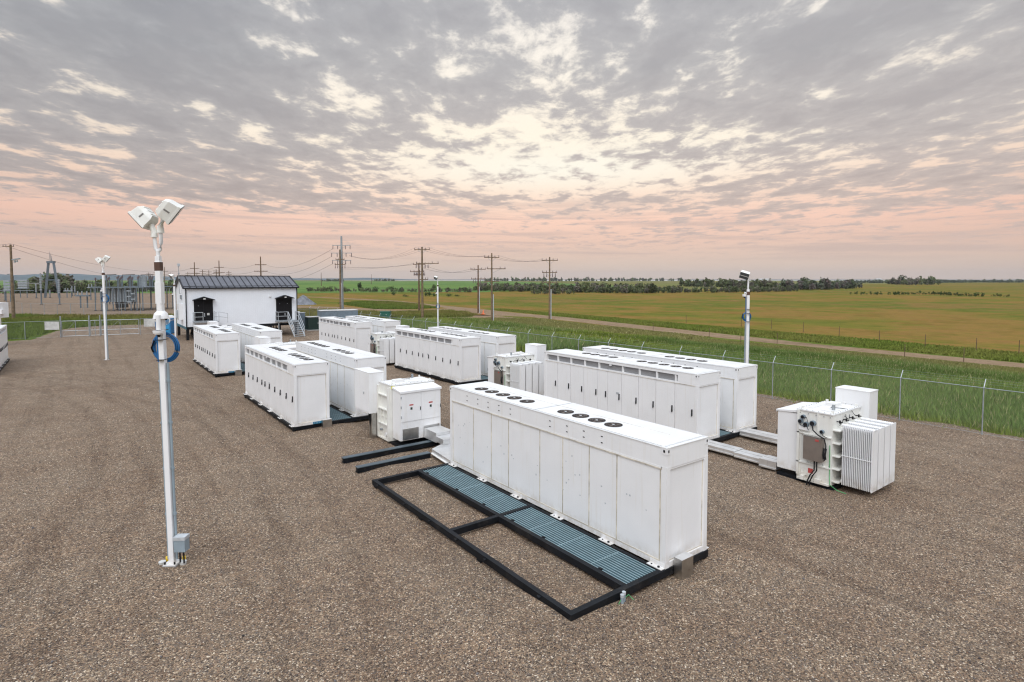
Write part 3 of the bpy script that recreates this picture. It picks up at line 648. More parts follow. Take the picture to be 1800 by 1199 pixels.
    for yy in (1.21, 1.83, 2.46, 3.08, 3.73, 5.49, 6.10, 6.72, 7.32):
        c = (W_ - .54, yy); q = MB(); q.disc_ring(c, .0001, .235, 2.803, FANM)
        q.disc_ring(c, .215, .24, 2.812, DARK); q.disc_ring(c, .15, .16, 2.812, DARK); q.disc_ring(c, .09, .098, 2.812, DARK)
        for k in range(8):
            w = k * math.pi / 4; q.bar((c[0], c[1], 2.81), (c[0] + .23 * math.cos(w), c[1] + .23 * math.sin(w), 2.81), .008, .006, DARK)
        for k in range(5):
            w = k * 1.2566; q.bar((c[0] + .04 * math.cos(w), c[1] + .04 * math.sin(w), 2.806), (c[0] + .19 * math.cos(w + .3), c[1] + .19 * math.sin(w + .3), 2.806), .07, .003, BROWN)
        q.cyl(c, .035, 2.803, 2.814, GALVL, 12)
        q.build('cooling_fan', t)
    for yy in (.05, 1.9, 3.75, 5.6, 7.45, 9.0):
        for s in (0, 1):
            q = MB(); xa, xb = ((-.13, .03) if s == 0 else (W_ - .03, W_ + .13)); q.box(xa, xb, yy, yy + .42, .002, .016, WHITE)
            q.box(min(xa + .1, .0) if s == 0 else W_ - .005, (.012 if s == 0 else W_ + .008), yy, yy + .42, .016, .11, WHITE)
            q.cyl(((xa + xb) / 2 + (-.02 if s == 0 else .02), yy + .3), .028, .016, .045, DARK, 8); q.cyl(((xa + xb) / 2 + (-.02 if s == 0 else .02), yy + .1), .018, .016, .03, DARK, 8)
            q.build('mounting_foot', t)
    return t
cont = make_container(); used = False
def place_container(xn, yn, back, label):
    """xn,yn = corner with smallest X and Y; back=True turns the blank side to -X"""
    global used
    loc = (xn + W_, yn + L_, G) if back else (xn, yn, G); rz = math.pi if back else 0
    if not used:
        used = True; cont.location = loc; cont.rotation_euler = (0, 0, rz); cont['label'] = label; cont['group'] = 'white battery containers in the gravel yard'; return cont
    return dup(cont, loc, rz, label)
place_container(10.43, 8.02, True, 'nearest white battery container, blank side over the teal grating and empty frame')
place_container(19.56, 13.59, False, 'white battery container with dark vents just behind the nearest container')
place_container(22.37, 13.58, True, 'white container furthest right, by the chain-link fence and aluminium trays')
place_container(7.49, 25.95, False, 'white container with a row of door handles, left of the white double-door cabinet')
place_container(10.41, 26.13, True, 'white container whose near end is behind the hanging cable box')
place_container(19.28, 30.97, False, 'white container with handles in the middle row, left of the finned transformer')
place_container(22.04, 30.76, True, 'white container behind the middle row, below the middle lamp pole')
place_container(19.14, 48.10, False, 'far white container in front of the long grey shed')
place_container(21.92, 48.11, True, 'far white container right of the grey shed, nearest the green bin')
place_container(7.44, 43.98, False, 'white container in front of the left door of the black-roofed building')
place_container(10.36, 44.09, True, 'white container in front of the stairs of the black-roofed building')
place_container(-6.47, 54.0, True, 'white container cut by the left edge, its doors turned to the right')

# ------------------------------------------------------------------ skids
def make_skid():
    t = thing('steel_skid', '', 'skid')
    f = MB(); LX, LY = 4.55, 9.55; z0, z1 = -.17, -.003
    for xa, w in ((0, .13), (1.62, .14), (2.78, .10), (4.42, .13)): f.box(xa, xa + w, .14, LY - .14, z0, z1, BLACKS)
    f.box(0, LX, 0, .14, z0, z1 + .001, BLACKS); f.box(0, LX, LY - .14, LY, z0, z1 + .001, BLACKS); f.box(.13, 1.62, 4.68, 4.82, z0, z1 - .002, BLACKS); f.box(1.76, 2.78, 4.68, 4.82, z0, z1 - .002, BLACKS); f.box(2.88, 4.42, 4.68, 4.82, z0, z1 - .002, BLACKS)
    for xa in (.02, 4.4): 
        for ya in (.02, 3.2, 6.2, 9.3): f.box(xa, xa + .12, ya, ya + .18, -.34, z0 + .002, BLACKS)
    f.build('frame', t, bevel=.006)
    for ya, yb in ((.14, 4.68), (4.82, LY - .14)):
        g = MB(); g.box(1.762, 2.778, ya + .004, yb - .004, -.05, -.034, TEAL)
        n = 12
        for k in range(n): x = 1.8 + k * (.96 / (n - 1)); g.box(x - .0045, x + .0045, ya + .01, yb - .01, -.034, -.022, TEALB)
        for k in range(1, 4): y = ya + (yb - ya) * k / 4; g.box(1.77, 2.77, y - .004, y + .004, -.034, -.026, TEALB)
        g.build('grating', t)
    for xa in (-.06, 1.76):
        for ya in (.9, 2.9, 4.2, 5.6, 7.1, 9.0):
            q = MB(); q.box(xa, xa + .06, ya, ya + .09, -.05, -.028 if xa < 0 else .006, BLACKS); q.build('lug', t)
    return t
skid = make_skid()
SK = [(7.5, 8.0, 'empty half of a black steel skid beside the nearest container'), (19.45, 13.55, 'black skid under the two right-hand containers'), (7.42, 26.0, 'black skid under the pair with door handles left of centre'),
      (19.2, 30.85, 'black skid under the middle-row pair'), (19.05, 48.0, 'black skid under the far pair by the grey shed'), (7.37, 44.0, 'black skid under the pair in front of the black-roofed building'), (-9.35, 53.9, 'black skid under the container at the left edge')]
for i, (x, y, l) in enumerate(SK):
    if i == 0: skid.location = (x, y, G); skid['label'] = l; skid['group'] = 'black steel skids under the containers'
    else: dup(skid, (x, y, G), 0, l)

# ------------------------------------------------------------------ transformers
def make_transformer(hv, legs):
    t = thing('transformer', '', 'transformer')
    b = MB()                                                     # low-voltage cabinet
    b.box(-.93, .93, -1.53, -.82, .02, 2.02, WHITE)
    b.hexa([(-.96, -1.58, 2.0), (.96, -1.58, 2.0), (.96, -.82, 2.06), (-.96, -.82, 2.06)], [(-.96, -1.58, 2.05), (.96, -1.58, 2.05), (.96, -.82, 2.15), (-.96, -.82, 2.15)], WHITE)
    b.box(-.96, .96, -1.585, -1.575, 1.96, 2.052, WHITE)
    b.build('cabinet', t, bevel=.008)
    for s in (-1, 1):
        d = MB(); xa, xb = (-.88, -.01) if s < 0 else (.01, .88); d.box(xa, xb, -1.552, -1.53, .8, 1.95, WHITE)
        cx = (xa + xb) / 2; d.box(cx - .09, cx + .09, -1.556, -1.552, 1.43, 1.485, RED); d.box(cx - .1, cx + .1, -1.555, -1.552, 1.2, 1.42, WHITE); d.box(cx - .045, cx + .045, -1.558, -1.555, 1.26, 1.36, GREENBOX)
        o = d.build('door', t)
        h = MB(); h.box((-.05 if s < 0 else .9), (-.02 if s < 0 else .92), -1.575, -1.552, 1.2, 1.34, HANDLE)
        if s < 0:
            for z in (.95, 1.35, 1.75): h.box(-.915, -.885, -1.565, -1.545, z, z + .1, GALV)
        h.build('handle', o)
    for xa, xb in ((-.84, -.12), (.12, .86)):
        p = MB(); p.box(xa, xb, -1.545, -1.528, .05, .5, STEEL); p.build('gland_plate', t)
    k = MB()                                                     # tank
    k.box(-1.0, 1.0, -.8, .32, -.12, 2.18, CREAM); k.box(-1.03, 1.03, -.83, .35, 2.18, 2.22, ROOFW)
    for z in (.35, .8, 1.25, 1.7): k.box(-1.05, -1.0, -.78, .30, z, z + .02, CREAM) if z in (.8,) else None
    for s in (-1, 1):
        for z in (.2, .65, 1.1, 1.55): k.box(s * 1.0 - (.0 if s > 0 else .0), s * 1.0 + .001, -.1, 0, z, z + .01, CREAM)
        for yy in (.32,):
            pass
    for z in (.0, .42, .84, 1.26, 1.68): k.box(-.97, .97, .32, .53, z, z + .035, CREAM)
    k.box(-1.1, -1.0, -.75, .28, -.14, -.08, CREAM); k.box(1.0, 1.1, -.75, .28, -.14, -.08, CREAM)
    k.box(-.62, -.2, -.45, -.1, 2.22, 2.33, ROOFW); k.box(-.98, -.82, -.82, -.7, 2.05, 2.17, LTYEL)
    k.box(1.0, 1.05, -.8, -.72, 0, 2.18, CREAM); k.box(1.0, 1.03, -.16, -.12, 1.45, 2.18, CREAM); k.box(1.0, 1.05, -.8, .3, .42, .46, CREAM); k.box(1.0, 1.05, -.8, .3, 1.42, 1.46, CREAM)
    for x in (-1.14,): k.box(-1.12, -1.0, -.78, -.68, -.12, 2.1, CREAM); k.box(-1.12, -1.0, .20, .30, -.12, 2.1, CREAM)
    for z in (.5, 1.12, 1.72): k.box(-1.12, -1.0, -.68, .2, z, z + .04, CREAM)
    for y in (-.35, -.02): k.box(-1.11, -1.0, y, y + .02, .54, 1.12, CREAM)
    k.tube([(-1.12, -.5, .1), (-1.0, -.5, .1)], .09, ROOFW, 14); k.tube([(-1.1, .05, .22), (-1.0, .05, .22)], .05, GALV, 10)
    for i in range(12): k.cyl((-.95 + i * .172, -.79), .014, 2.22, 2.236, GALV, 6); k.cyl((-.95 + i * .172, .31), .014, 2.22, 2.236, GALV, 6)
    for i in range(6): k.cyl((-.99, -.7 + i * .19), .014, 2.22, 2.236, GALV, 6); k.cyl((.99, -.7 + i * .19), .014, 2.22, 2.236, GALV, 6)
    for x in (-.9, .86):
        for y in (-.74, .22): k.box(x, x + .04, y, y + .08, 2.22, 2.31, CREAM)
    for y in (-.72, -.45, -.2, .05, .25): k.tube([(1.0, y, 2.1), (1.02, y, 2.1)], .016, GALV, 6); k.tube([(1.0, y, .5), (1.02, y, .5)], .016, GALV, 6)
    k.box(1.0, 1.035, -.66, -.24, .02, .1, CREAM); k.box(1.02, 1.16, -.14, .02, -.12, .02, CREAM); k.box(1.02, 1.16, -.62, -.5, -.12, .02, CREAM)
    k.box(-.05, .62, -.72, -.5, 2.22, 2.245, ROOFW); k.box(.2, .72, -.2, .2, 2.22, 2.25, ROOFW)
    k.build('tank', t, bevel=.006)
    wr = MB(); wr.tube([(.45, .1, 2.38), (.2, -.1, 2.27), (-.1, .1, 2.24), (-.3, .33, 2.2), (-.45, .4, 2.0)], .010, DARK, 5); wr.tube([(.1, .34, 2.1), (.2, .4, 1.95), (.45, .4, 1.97), (.6, .37, 1.8)], .010, DARK, 5); wr.tube([(-.2, .34, 2.05), (.05, .42, 1.94), (.3, .38, 2.08)], .010, DARK, 5)
    wr.tube([(1.1, -.68, 1.8), (1.13, -.66, 1.72), (1.12, -.5, 1.66)], .012, DARK, 5); wr.tube([(1.1, .02, 1.6), (1.13, .08, 1.5), (1.12, .2, 1.46)], .012, DARK, 5); wr.tube([(1.1, -.6, 1.98), (1.14, -.45, 2.0), (1.13, -.4, 1.84)], .012, DARK, 5); wr.build('sensor_cable', t)
    pv = MB(); pv.cyl((.45, .1), .05, 2.22, 2.42, GALV, 12); pv.build('relief_valve', t)
    ex = MB(); ex.box(-1.0, 1.0, -1.5, .4, -.30, -.14, BLACKS); ex.build('base_frame', t)
    for k_, (yy, zz, rr) in enumerate([(-.6, 1.98, .055), (-.68, 1.82, .06), (-.5, 1.74, .07), (-.28, 1.82, .075), (.02, 1.6, .05)]):
        g = MB(); g.tube([(1.0, yy, zz), (1.1, yy, zz)], rr * 1.25, GREYBOX, 16); g.tube([(1.1, yy, zz), (1.112, yy, zz)], rr * .95, DARK, 16); g.build('gauge', t)
    wb = MB(); wb.box(1.0, 1.1, -.72, -.38, 1.55, 1.66, WHITE); wb.build('junction_box', t)
    cb = MB(); cb.box(1.02, 1.22, -.5, .1, .62, 1.38, BROWN); cb.box(1.215, 1.226, -.12, .0, 1.28, 1.35, RED); cb.box(1.0, 1.2, -.56, .04, 1.385, 1.42, STEEL); cb.build('control_box', t, bevel=.008)
    lb = MB(); lb.box(1.0, 1.006, -.42, -.26, .12, .28, RED); lb.build('warning_label', t)
    hs = MB()
    hs.tube([(1.1, -.28, 1.8), (1.16, -.22, 1.62), (1.18, -.05, 1.5), (1.18, .15, 1.42), (1.16, .2, 1.2), (1.18, .2, .9), (1.16, .16, .7)], .021, DARK, 8)
    hs.tube([(1.1, -.5, 1.74), (1.14, -.42, 1.68), (1.12, -.38, 1.58)], .012, DARK, 6)
    for yy in (-.16, -.08): hs.tube([(1.14, yy, .62), (1.14, yy, .3), (1.16, yy - .12, .1), (1.16, yy - .2, -.1), (1.16, yy - .22, -.26)], .022, DARK, 8)
    for yy in (.14, .2): hs.tube([(1.14, yy, 1.1), (1.2, yy, .9), (1.16, yy, .75)], .028, DARK, 8)
    hs.build('cable', t)
    gw = MB(); gw.tube([(1.02, .26, 1.2), (1.02, .27, .3), (1.04, .29, -.08), (1.1, .55, -.18), (1.05, .8, -.22)], .012, mat('green_wire', (.08, .35, .12), .5), 6); gw.build('ground_wire', t)
    for j in range(4):
        xc = -.70 + j * .47; rd = MB(); n = 17
        for i in range(n):
            yy = .60 + i * (.84 / (n - 1)); last = i == n - 1
            rd.box(xc - .19, xc + .19, yy - .010, yy + .010, -.02, 1.86, WHITE)
            rd.box(xc - .15, xc + .15, yy - .010, yy + .010, 1.86, 1.90, WHITE)
        rd.box(xc - .12, xc + .12, .60, 1.44, .05, 1.8, GREYBOX) 
        rd.tube([(xc, .5, 1.87), (xc, 1.47, 1.87)], .05, WHITE, 10); rd.tube([(xc, .5, .05), (xc, 1.47, .05)], .05, WHITE, 10)
        for sx in (-.195, .195): rd.box(xc + sx - .006, xc + sx + .006, .58, 1.46, .92, .945, WHITE)
        rd.box(xc - .2, xc + .2, 1.45, 1.47, -.04, 1.9, WHITE)
        rd.cyl((xc, .42), .03, 1.9, 2.0, DARK, 8); rd.tube([(xc, .3, 1.95), (xc, .5, 1.95)], .018, DARK, 6)
        rd.build('radiator', t)
    x0, x1, y0, y1, z0, z1 = hv
    c = MB(); c.box(x0, x1, y0, y1, z0, z1, WHITE); c.box(x0 - .01, x1 + .01, y0 - .01, y1 + .01, z1 - .03, z1 + .006, ROOFW)
    if x0 < -1.02:
        c.box(x1 - .02, -.98, (y0 + y1) / 2 - .3, (y0 + y1) / 2 + .3, 1.2, 2.0, CREAM); c.box(x0 - .012, x0, y0 + .03, y1 - .03, z0 + .05, z1 - .06, WHITE)
        c.box(x0 - .03, x0 - .012, y0 + .5, y0 + .55, (z0 + z1) / 2 - .1, (z0 + z1) / 2, GALV)
    c.build('cable_box', t, bevel=.008)
    if legs:
        l = MB(); l.box(x0 + .12, x0 + .46, y0 + .05, y0 + .3, -.3, z0 + .01, STEEL)
        for i in range(4): l.tube([(x0 + .02 + i * .035, y0 + .12 + i * .02, z0 + .02), (x0 + .12 + i * .035, y0 + .2, z0 - .55), (x0 + .14 + i * .04, y0 + .2, -.2)], .018, DARK, 6)
        l.build('cable_riser', t)
    return t
T1 = make_transformer((-1.47, -.80, .31, 1.9, .88, 2.62), True); T1.location = (11.13, 22.49, G)
tag(T1, 'white transformer with double-door cabinet at left centre, facing the camera', 'transformer', 'white yard transformers')
dup(T1, (11.11, 40.6, G), 0, 'transformer half hidden between the front-left container pairs'); dup(T1, (11.06, 58.56, G), 0, 'transformer mostly hidden behind the far left pair, below the building door')
T2 = make_transformer((-1.75, -1.05, -.5, .6, .9, 2.75), False); T2.location = (20.28, 8.65, G); T2.rotation_euler = (0, 0, math.pi)
tag(T2, 'nearest finned white transformer on the right with a bronze control box', 'transformer', 'white yard transformers')
dup(T2, (20.0, 26.03, G), math.pi, 'finned transformer between the right-hand pair and the middle-row pair'); dup(T2, (19.86, 43.16, G), math.pi, 'finned transformer between the middle-row pair and the far pair')

# aluminium cable trays
def tray(name, label, pts):
    """pts: list of (x0,x1,y0,y1,z0,z1)"""
    b = MB()
    for i, (x0, x1, y0, y1, z0, z1) in enumerate(pts):
        b.box(x0, x1, y0, y1, z0, z1, ALU); b.box(x0 - .03, x1 + .03, y0 + .01, y1 - .01, z0 - .03, z0 + .02, ALU); b.box((x0 + x1) / 2 - .006, (x0 + x1) / 2 + .006, y0 + .02, y1 - .02, z1 - .002, z1 + .003, SEALD)
        b.cyl((x0 - .0, (y0 + y1) / 2), .001, z0, z1, DARK, 6)
    o = b.build(name, bevel=.006); return tag(o, label, 'cable tray', 'aluminium cable trays')
tray('cable_tray', 'aluminium tray from the right-hand container to the white cabinet', [(19.62, 20.28, 12.0, 13.5, G - .08, G + .06), (19.60, 20.24, 10.9, 11.98, G - .1, G + .04), (19.42, 20.05, 10.24, 10.88, G - .12, G + .13)])
tray('cable_tray', 'second aluminium tray running behind to the container by the fence', [(22.5, 23.25, 10.1, 13.5, G - .08, G + .07), (21.3, 22.48, 10.3, 10.95, G - .09, G + .05)])
cov = MB(); z = G
cov.hexa([(10.45, 17.50, z - .06), (12.0, 17.50, z - .06), (12.0, 19.9, z - .06), (10.62, 19.15, z - .06)], [(10.45, 17.50, z + .08), (12.0, 17.50, z + .08), (12.0, 19.9, z + .08), (10.62, 19.15, z + .08)], ALU)
cov.hexa([(10.38, 17.50, z - .09), (11.9, 17.50, z - .09), (11.9, 19.8, z - .09), (10.55, 19.12, z - .09)], [(10.38, 17.50, z - .06), (11.9, 17.50, z - .06), (11.9, 19.8, z - .06), (10.55, 19.12, z - .06)], WHITE)
cov.box(11.25, 12.0, 19.92, 20.92, z + .02, z + .42, ALU); cov.box(11.22, 11.98, 19.3, 19.9, z + .085, z + .3, ALU)
tag(cov.build('cable_tray', bevel=.006), 'pointed aluminium tray cover between the nearest container and double-door cabinet', 'cable tray', 'aluminium cable trays')
for (x, y, l) in ((7.9, 35.45, 'aluminium tray stub behind the container with handles left of centre'), (7.8, 53.5, 'aluminium tray stub behind the far left container')):
    s = MB(); s.hexa([(x, y, z - .08), (x + 1.3, y, z - .08), (x + 1.3, y + 1.9, z - .08), (x + .1, y + 1.3, z - .08)], [(x, y, z + .07), (x + 1.3, y, z + .07), (x + 1.3, y + 1.9, z + .07), (x + .1, y + 1.3, z + .07)], ALU)
    tag(s.build('cable_tray'), l, 'cable tray', 'aluminium cable trays')
for (xa, xb, y, l) in ((7.6, 11.6, 20.32, 'longer black steel beam on the gravel beside the double-door cabinet'), (7.6, 10.5, 19.0, 'shorter black steel beam lying nearer the empty frame')):
    s = MB(); s.box(xa, xb, y, y + .26, .03, .05, BLACKS); s.box(xa, xb, y + .1, y + .16, .05, .2, BLACKS); s.box(xa, xb, y, y + .26, .2, .222, mat('blue_grey_steel', (.07, .10, .12), .35, .3)); s.box(xa, xb, y + .02, y + .05, .05, .2, BLACKS)
    tag(s.build('steel_beam'), l, 'steel beam', 'black steel beams on the gravel')
def ss_box(x, y, w, d, h, l):
    s = MB(); s.box(x, x + w, y - d, y, -.05, h, STEEL); s.box(x - .004, x + w + .004, y - d - .004, y, h, h + .006, ALU)
    tag(s.build('cable_shroud', bevel=.006), l, 'cable shroud', 'steel cable shrouds at container ends')
ss_box(10.70, 7.99, .42, .22, .46, 'stainless shroud at the near end of the nearest container')
ss_box(8.66, 25.9, .42, .2, .42, 'stainless shroud at the corner of the container left of centre')
ss_box(8.62, 43.92, .42, .2, .42, 'stainless shroud at the corner of the far left container')
def plate(x, y, l):
    s = MB(); s.box(x, x + .38, y - .012, y, G + .005, G + .11, mat('blue_label', (.03, .19, .32), .4))
    for k in range(4): s.box(x + .06 + k * .07, x + .075 + k * .07, y - .014, y - .012, G + .03, G + .09, GALVL)
    tag(s.build('nameplate'), l, 'nameplate', 'blue plates on container ends')
plate(8.30, 25.955, 'small blue plate low on the end of the container left of centre')
plate(8.22, 43.98, 'small blue plate low on the end of the far left container')
cd = thing('conduit_stub', 'pair of short grey conduit stubs with green wires beside the empty frame', 'conduit', (8.86, 7.9, .02))
for k, (dx, dy, h) in enumerate(((0, 0, .22), (.085, .03, .24))):
    q = MB(); q.cyl((dx, dy), .036, -.05, h, CONDUIT, 14); q.cyl((dx, dy), .042, h - .05, h + .004, GALVL, 14); q.build('pipe', cd)
q = MB(); gm = mat('green_wire', (.08, .35, .12), .5); q.tube([(.12, .03, .1), (.22, .02, .14), (.3, -.05, .03)], .008, gm, 6); q.tube([(-.04, 0, .12), (-.1, 0, .06), (-.14, 0, .0)], .008, gm, 6); q.build('ground_wire', cd)

# ------------------------------------------------------------------ lamp poles
def head(parent, c, nrm, width, thick, depth, slot=True):
    """floodlight housing: lens face centred at c looking along nrm (right, up, forward)"""
    n = (E1 * nrm[0] + UP * nrm[1] + E2 * (nrm[2] if len(nrm) > 2 else 0)).normalized(); e0 = E2 if (len(nrm) < 3 or abs(nrm[2]) < .5) else E1
    w = n.cross(e0).normalized(); e = w.cross(n).normalized()
    if e.dot(E2) < 0 and e0 is E2: e, w = -e, -w
    def P(a, b, d): return c + w * a + e * b - n * d
    def ring(k, kk, d): return [P(-W2 * k, -T2_ * kk, d), P(W2 * k, -T2_ * kk, d), P(W2 * k, T2_ * kk, d), P(-W2 * k, T2_ * kk, d)]
    b = MB(); W2, T2_ = width / 2, thick / 2
    b.hexa(ring(1, 1, 0), ring(.96, .97, depth * .16), CREAM); b.hexa(ring(.90, .92, depth * .16), ring(.84, .88, depth * .72), CREAM); b.hexa(ring(.84, .88, depth * .72), ring(.62, .66, depth), CREAM)
    for k in (-.45, 0, .45): b.hexa([P(W2 * k - .006, -T2_ * .9, depth * .3), P(W2 * k + .006, -T2_ * .9, depth * .3), P(W2 * k + .006, T2_ * .9, depth * .3), P(W2 * k - .006, T2_ * .9, depth * .3)], [P(W2 * k - .006, -T2_ * .7, depth + .012), P(W2 * k + .006, -T2_ * .7, depth + .012), P(W2 * k + .006, T2_ * .7, depth + .012), P(W2 * k - .006, T2_ * .7, depth + .012)], CREAM)
    o = b.build('lamp_head', parent, bevel=.006)
    l = MB(); l.hexa(ring(.93, .92, -.004), ring(.93, .92, -.014), LENS)
    l.hexa(ring(.06, .92, -.014), ring(.06, .92, -.02), CREAM); l.build('lens', o)
    for s_ in (-1, 1):
        if slot: q = MB(); q.hexa([P(-.018, s_ * T2_ * .86, depth * .34), P(.018, s_ * T2_ * .86, depth * .34), P(.018, s_ * T2_ * .86, depth * .70), P(-.018, s_ * T2_ * .86, depth * .70)], [P(-.018, s_ * (T2_ * .91 + .006), depth * .34), P(.018, s_ * (T2_ * .91 + .006), depth * .34), P(.018, s_ * (T2_ * .89 + .006), depth * .70), P(-.018, s_ * (T2_ * .89 + .006), depth * .70)], SEALD); q.build('slot', o)
    return P(0, 0, depth)
def lamp_pole(loc, label, full, H=8.3, one=None, hose=5.2, conduits=True, cam=5.95, lean=0., hr=1., pw=.062):
    t = thing('lamp_pole', label, 'lamp pole', loc, 0, 'white lamp poles round the yard'); t.rotation_euler = Matrix.Rotation(-lean, 3, E2).to_euler()
    b = MB(); M = Matrix.Rotation(-YAW, 4, 'Z'); top = H - 1.2
    b.box(-pw, pw, -pw, pw, .04, top, WHITE, M); b.build('pole', t, bevel=.01)
    q = MB(); q.box(-.15, .15, -.15, .15, .02, .045, WHITE, M); q.box(-.17, .17, -.17, .17, -.1, .02, SEALD, M)
    for sx in (-1, 1):
        for sy in (-1, 1): q.cyl(M @ Vector((sx * .115, sy * .115, 0)), .02, .05, .1, DARK, 8)
    q.build('base_plate', t)
    if full:
        for s in (-1, 1):
            u = MB(); c = E1 * (s * .25) - E2 * .0
            u.cyl(c, .065, -.04, .07, CONC, 16, .08); u.build('footing_cap', t)
            yy = MB(); c2 = E1 * (s * .2) + E2 * .13; yy.cyl(c2, .04, .0, .12, YELLOW, 14); yy.build('conduit_cap', t)
    if conduits:
        for s in (-1, 1):
            u = MB(); c = E1 * (s * (pw + .035)) + E2 * .02; u.tube([c + UP * .12, c + UP * (hose - .35)], .029, CONDUIT, 12)
            for z in (1.2, 2.3, 3.4, 4.4): u.cyl((c.x, c.y), .043, z, z + .05, CONDUIT, 12)
            u.build('conduit', t)
    if full:
        jb = MB(); jb.box(.14, .40, -.16, .04, .36, .68, CONDUIT, M); jb.box(.13, .41, -.17, .05, .64, .72, GALVL, M)
        for k in (0, 1): c = E1 * (.22 + k * .09) - E2 * .06; jb.tube([c + UP * .36, c + UP * .05], .018, DARK, 8)
        jb.build('junction_box', t)
    r = MB(); r.box(-pw * .8, pw * .8, -pw * .8, pw * .8, top, top + .12, WHITE, M); r.cyl((0, 0), .072, top + .12 - .3, top + .12, mat('brown_band', (.09, .045, .03), .6), 16) if False else None
    r.box(-pw - .003, pw + .003, -pw - .003, pw + .003, top - .22, top - .02, mat('brown_band', (.09, .045, .03), .6), M); r.cyl((0, 0), .043, top + .12, top + .25, WHITE, 14); r.build('neck', t)
    if one is None:
        a = MB(); a.tube([UP * (top + .22), E1 * -.05 + UP * (top + .3), E1 * -.07 + UP * (top + .62)], .04, WHITE, 10); a.tube([UP * (top + .22), E1 * .06 + UP * (top + .28), E1 * .085 + UP * (top + .42), E1 * .085 + UP * (top + .72)], .042, WHITE, 10)
        a.tube([E1 * -.07 + UP * (top + .56), E1 * -.07 + UP * (top + .7), E1 * -.13 + UP * (top + .86)], [.075, .065, .05], CREAM, 12); a.tube([E1 * .085 + UP * (top + .66), E1 * .085 + UP * (top + .8), E1 * .16 + UP * (top + .98)], [.08, .07, .06], CREAM, 12); a.build('lamp_arm', t)
        head(t, E1 * -.39 + UP * (top + .93), (-.74, -.66, -.10), .50, .40, .34); head(t, E1 * .47 + UP * (top + 1.06), (.72, -.62, .42), .50, .40, .38)
    else:
        s = one; a = MB(); a.tube([UP * (top + .2), UP * (top + .6), E1 * (-.12 * s) + UP * (top + .8)], .05, WHITE, 10); a.build('lamp_arm', t)
        head(t, E1 * (-.30 * s) + UP * (top + .86) - E2 * .16, (-.45 * s, -.45, -.6), .42, .52, .34, False)
    # cameras
    if full:
        c = MB(); 
        for k in range(7):
            pass
        prof = [(0.0, .0), (.10, -.02), (.17, -.08), (.20, -.17), (.21, -.2)]
        for s_, zc in ((1, cam),):
            vs = []; n = 16
            for rr, dz in prof:
                for k in range(n): w = 2 * math.pi * k / n; vs.append((rr * math.cos(w), rr * math.sin(w), zc + dz + .15))
            fs = [(i * n + k, i * n + (k + 1) % n, (i + 1) * n + (k + 1) % n, (i + 1) * n + k) for i in range(len(prof) - 1) for k in range(n)]
            vs2 = [tuple(Vector(v) * 1) for v in vs]
            c.raw([(v[0] * .82, v[1] * .82, v[2]) for v in vs2], fs, WHITE, True)
        c.cyl((0, 0), .075, cam + .14, cam + .3, WHITE, 16); c.box(-.07, .07, -.07, .07, cam + .3, cam + .8, WHITE, M)
        for s in (-1, 1): p = E1 * (s * .12); c.tube([p + UP * (cam - .03), p + UP * (cam - .09)], [.04, .02], DARK, 12)
        c.build('camera_cluster', t)
        d = MB(); p = E1 * .035 - E2 * .17
        d.cyl((p.x, p.y), .05, cam - .30, cam + .04, WHITE, 16); d.cyl((p.x, p.y), .115, cam - .38, cam - .32, WHITE, 20, .125); d.cyl((p.x, p.y), .085, cam - .41, cam - .38, WHITE, 20); d.tube([p + UP * (cam - .41), p + UP * (cam - .47)], [.05, .025], DARK, 14)
        d.build('dome_camera', t)
    else:
        d = MB(); p = E1 * (-.18 if one is None else -.2 * one); d.cyl((p.x, p.y), .1, cam - .15, cam - .02, WHITE, 14, .12); d.tube([p + UP * (cam - .15), p + UP * (cam - .23)], [.07, .03], DARK, 12); d.tube([UP * cam, p + UP * (cam + .08), p + UP * (cam - .05)], .04, WHITE, 8); d.build('dome_camera', t)
    if hose:
        h = MB()
        for k in range(9):
            rr = (.245 + .060 * (k % 3) / 2 + .012 * random.random()) * hr; off = -.10 - .026 * (k // 3); cx = random.uniform(-.015, .015); cz = hose + random.uniform(-.015, .015); pts = []
            for i in range(29): w = 2 * math.pi * i / 28; pts.append(E1 * (cx + rr * math.cos(w)) + UP * (cz + rr * 1.12 * math.sin(w)) + E2 * (-off - .0))
            h.tube(pts, .0115, BLUE, 6, False)
        h.tube([E1 * -.1 + UP * (hose - .32) - E2 * .01, E1 * -.105 + UP * (hose + .3) - E2 * .01, E1 * -.11 + UP * (cam - .35), E1 * -.13 + UP * (cam - .12)], .022, BLUE, 8)
        h.tube([E1 * -.27 + UP * (hose - .1) + E2 * .08, E1 * -.3 + UP * hose + E2 * .06, E1 * -.24 + UP * (hose + .18) + E2 * .08], .02, DARK, 6)
        h.build('cable_coil', t)
        for z in (hose + .42, hose + .2, hose - .27): s = MB(); s.box(-pw - .006, pw + .006, -pw - .1, pw + .1, z, z + .012, DARK, M); s.build('strap', t)
    return t
lamp_pole((1.6, 15.6, 0), 'tall white lamp pole in the left foreground with blue cable coil', True, 8.44, lean=.018)
lamp_pole((1.7, 59.1, 0), 'white twin-lamp pole in the left distance, before the substation', False, 8.6, None, 5.2, lean=.008, pw=.075)
lamp_pole((38.4, 67.3, 0), 'white single-lamp pole by the dirt track in the centre', False, 7.3, 1, 3.2, False, 5.0, hr=.8, pw=.09)
lamp_pole((30.15, 17.75, 0), 'white single-lamp pole at the right fence behind the container', False, 7.35, 1, 4.7, True, 6.0, hr=.75, pw=.075)
lamp_pole((8.6, 74.7, 0), 'slim white lamp pole at the left corner of the black-roofed building', False, 7.45, 1, 0, False, 5.2, pw=.08)

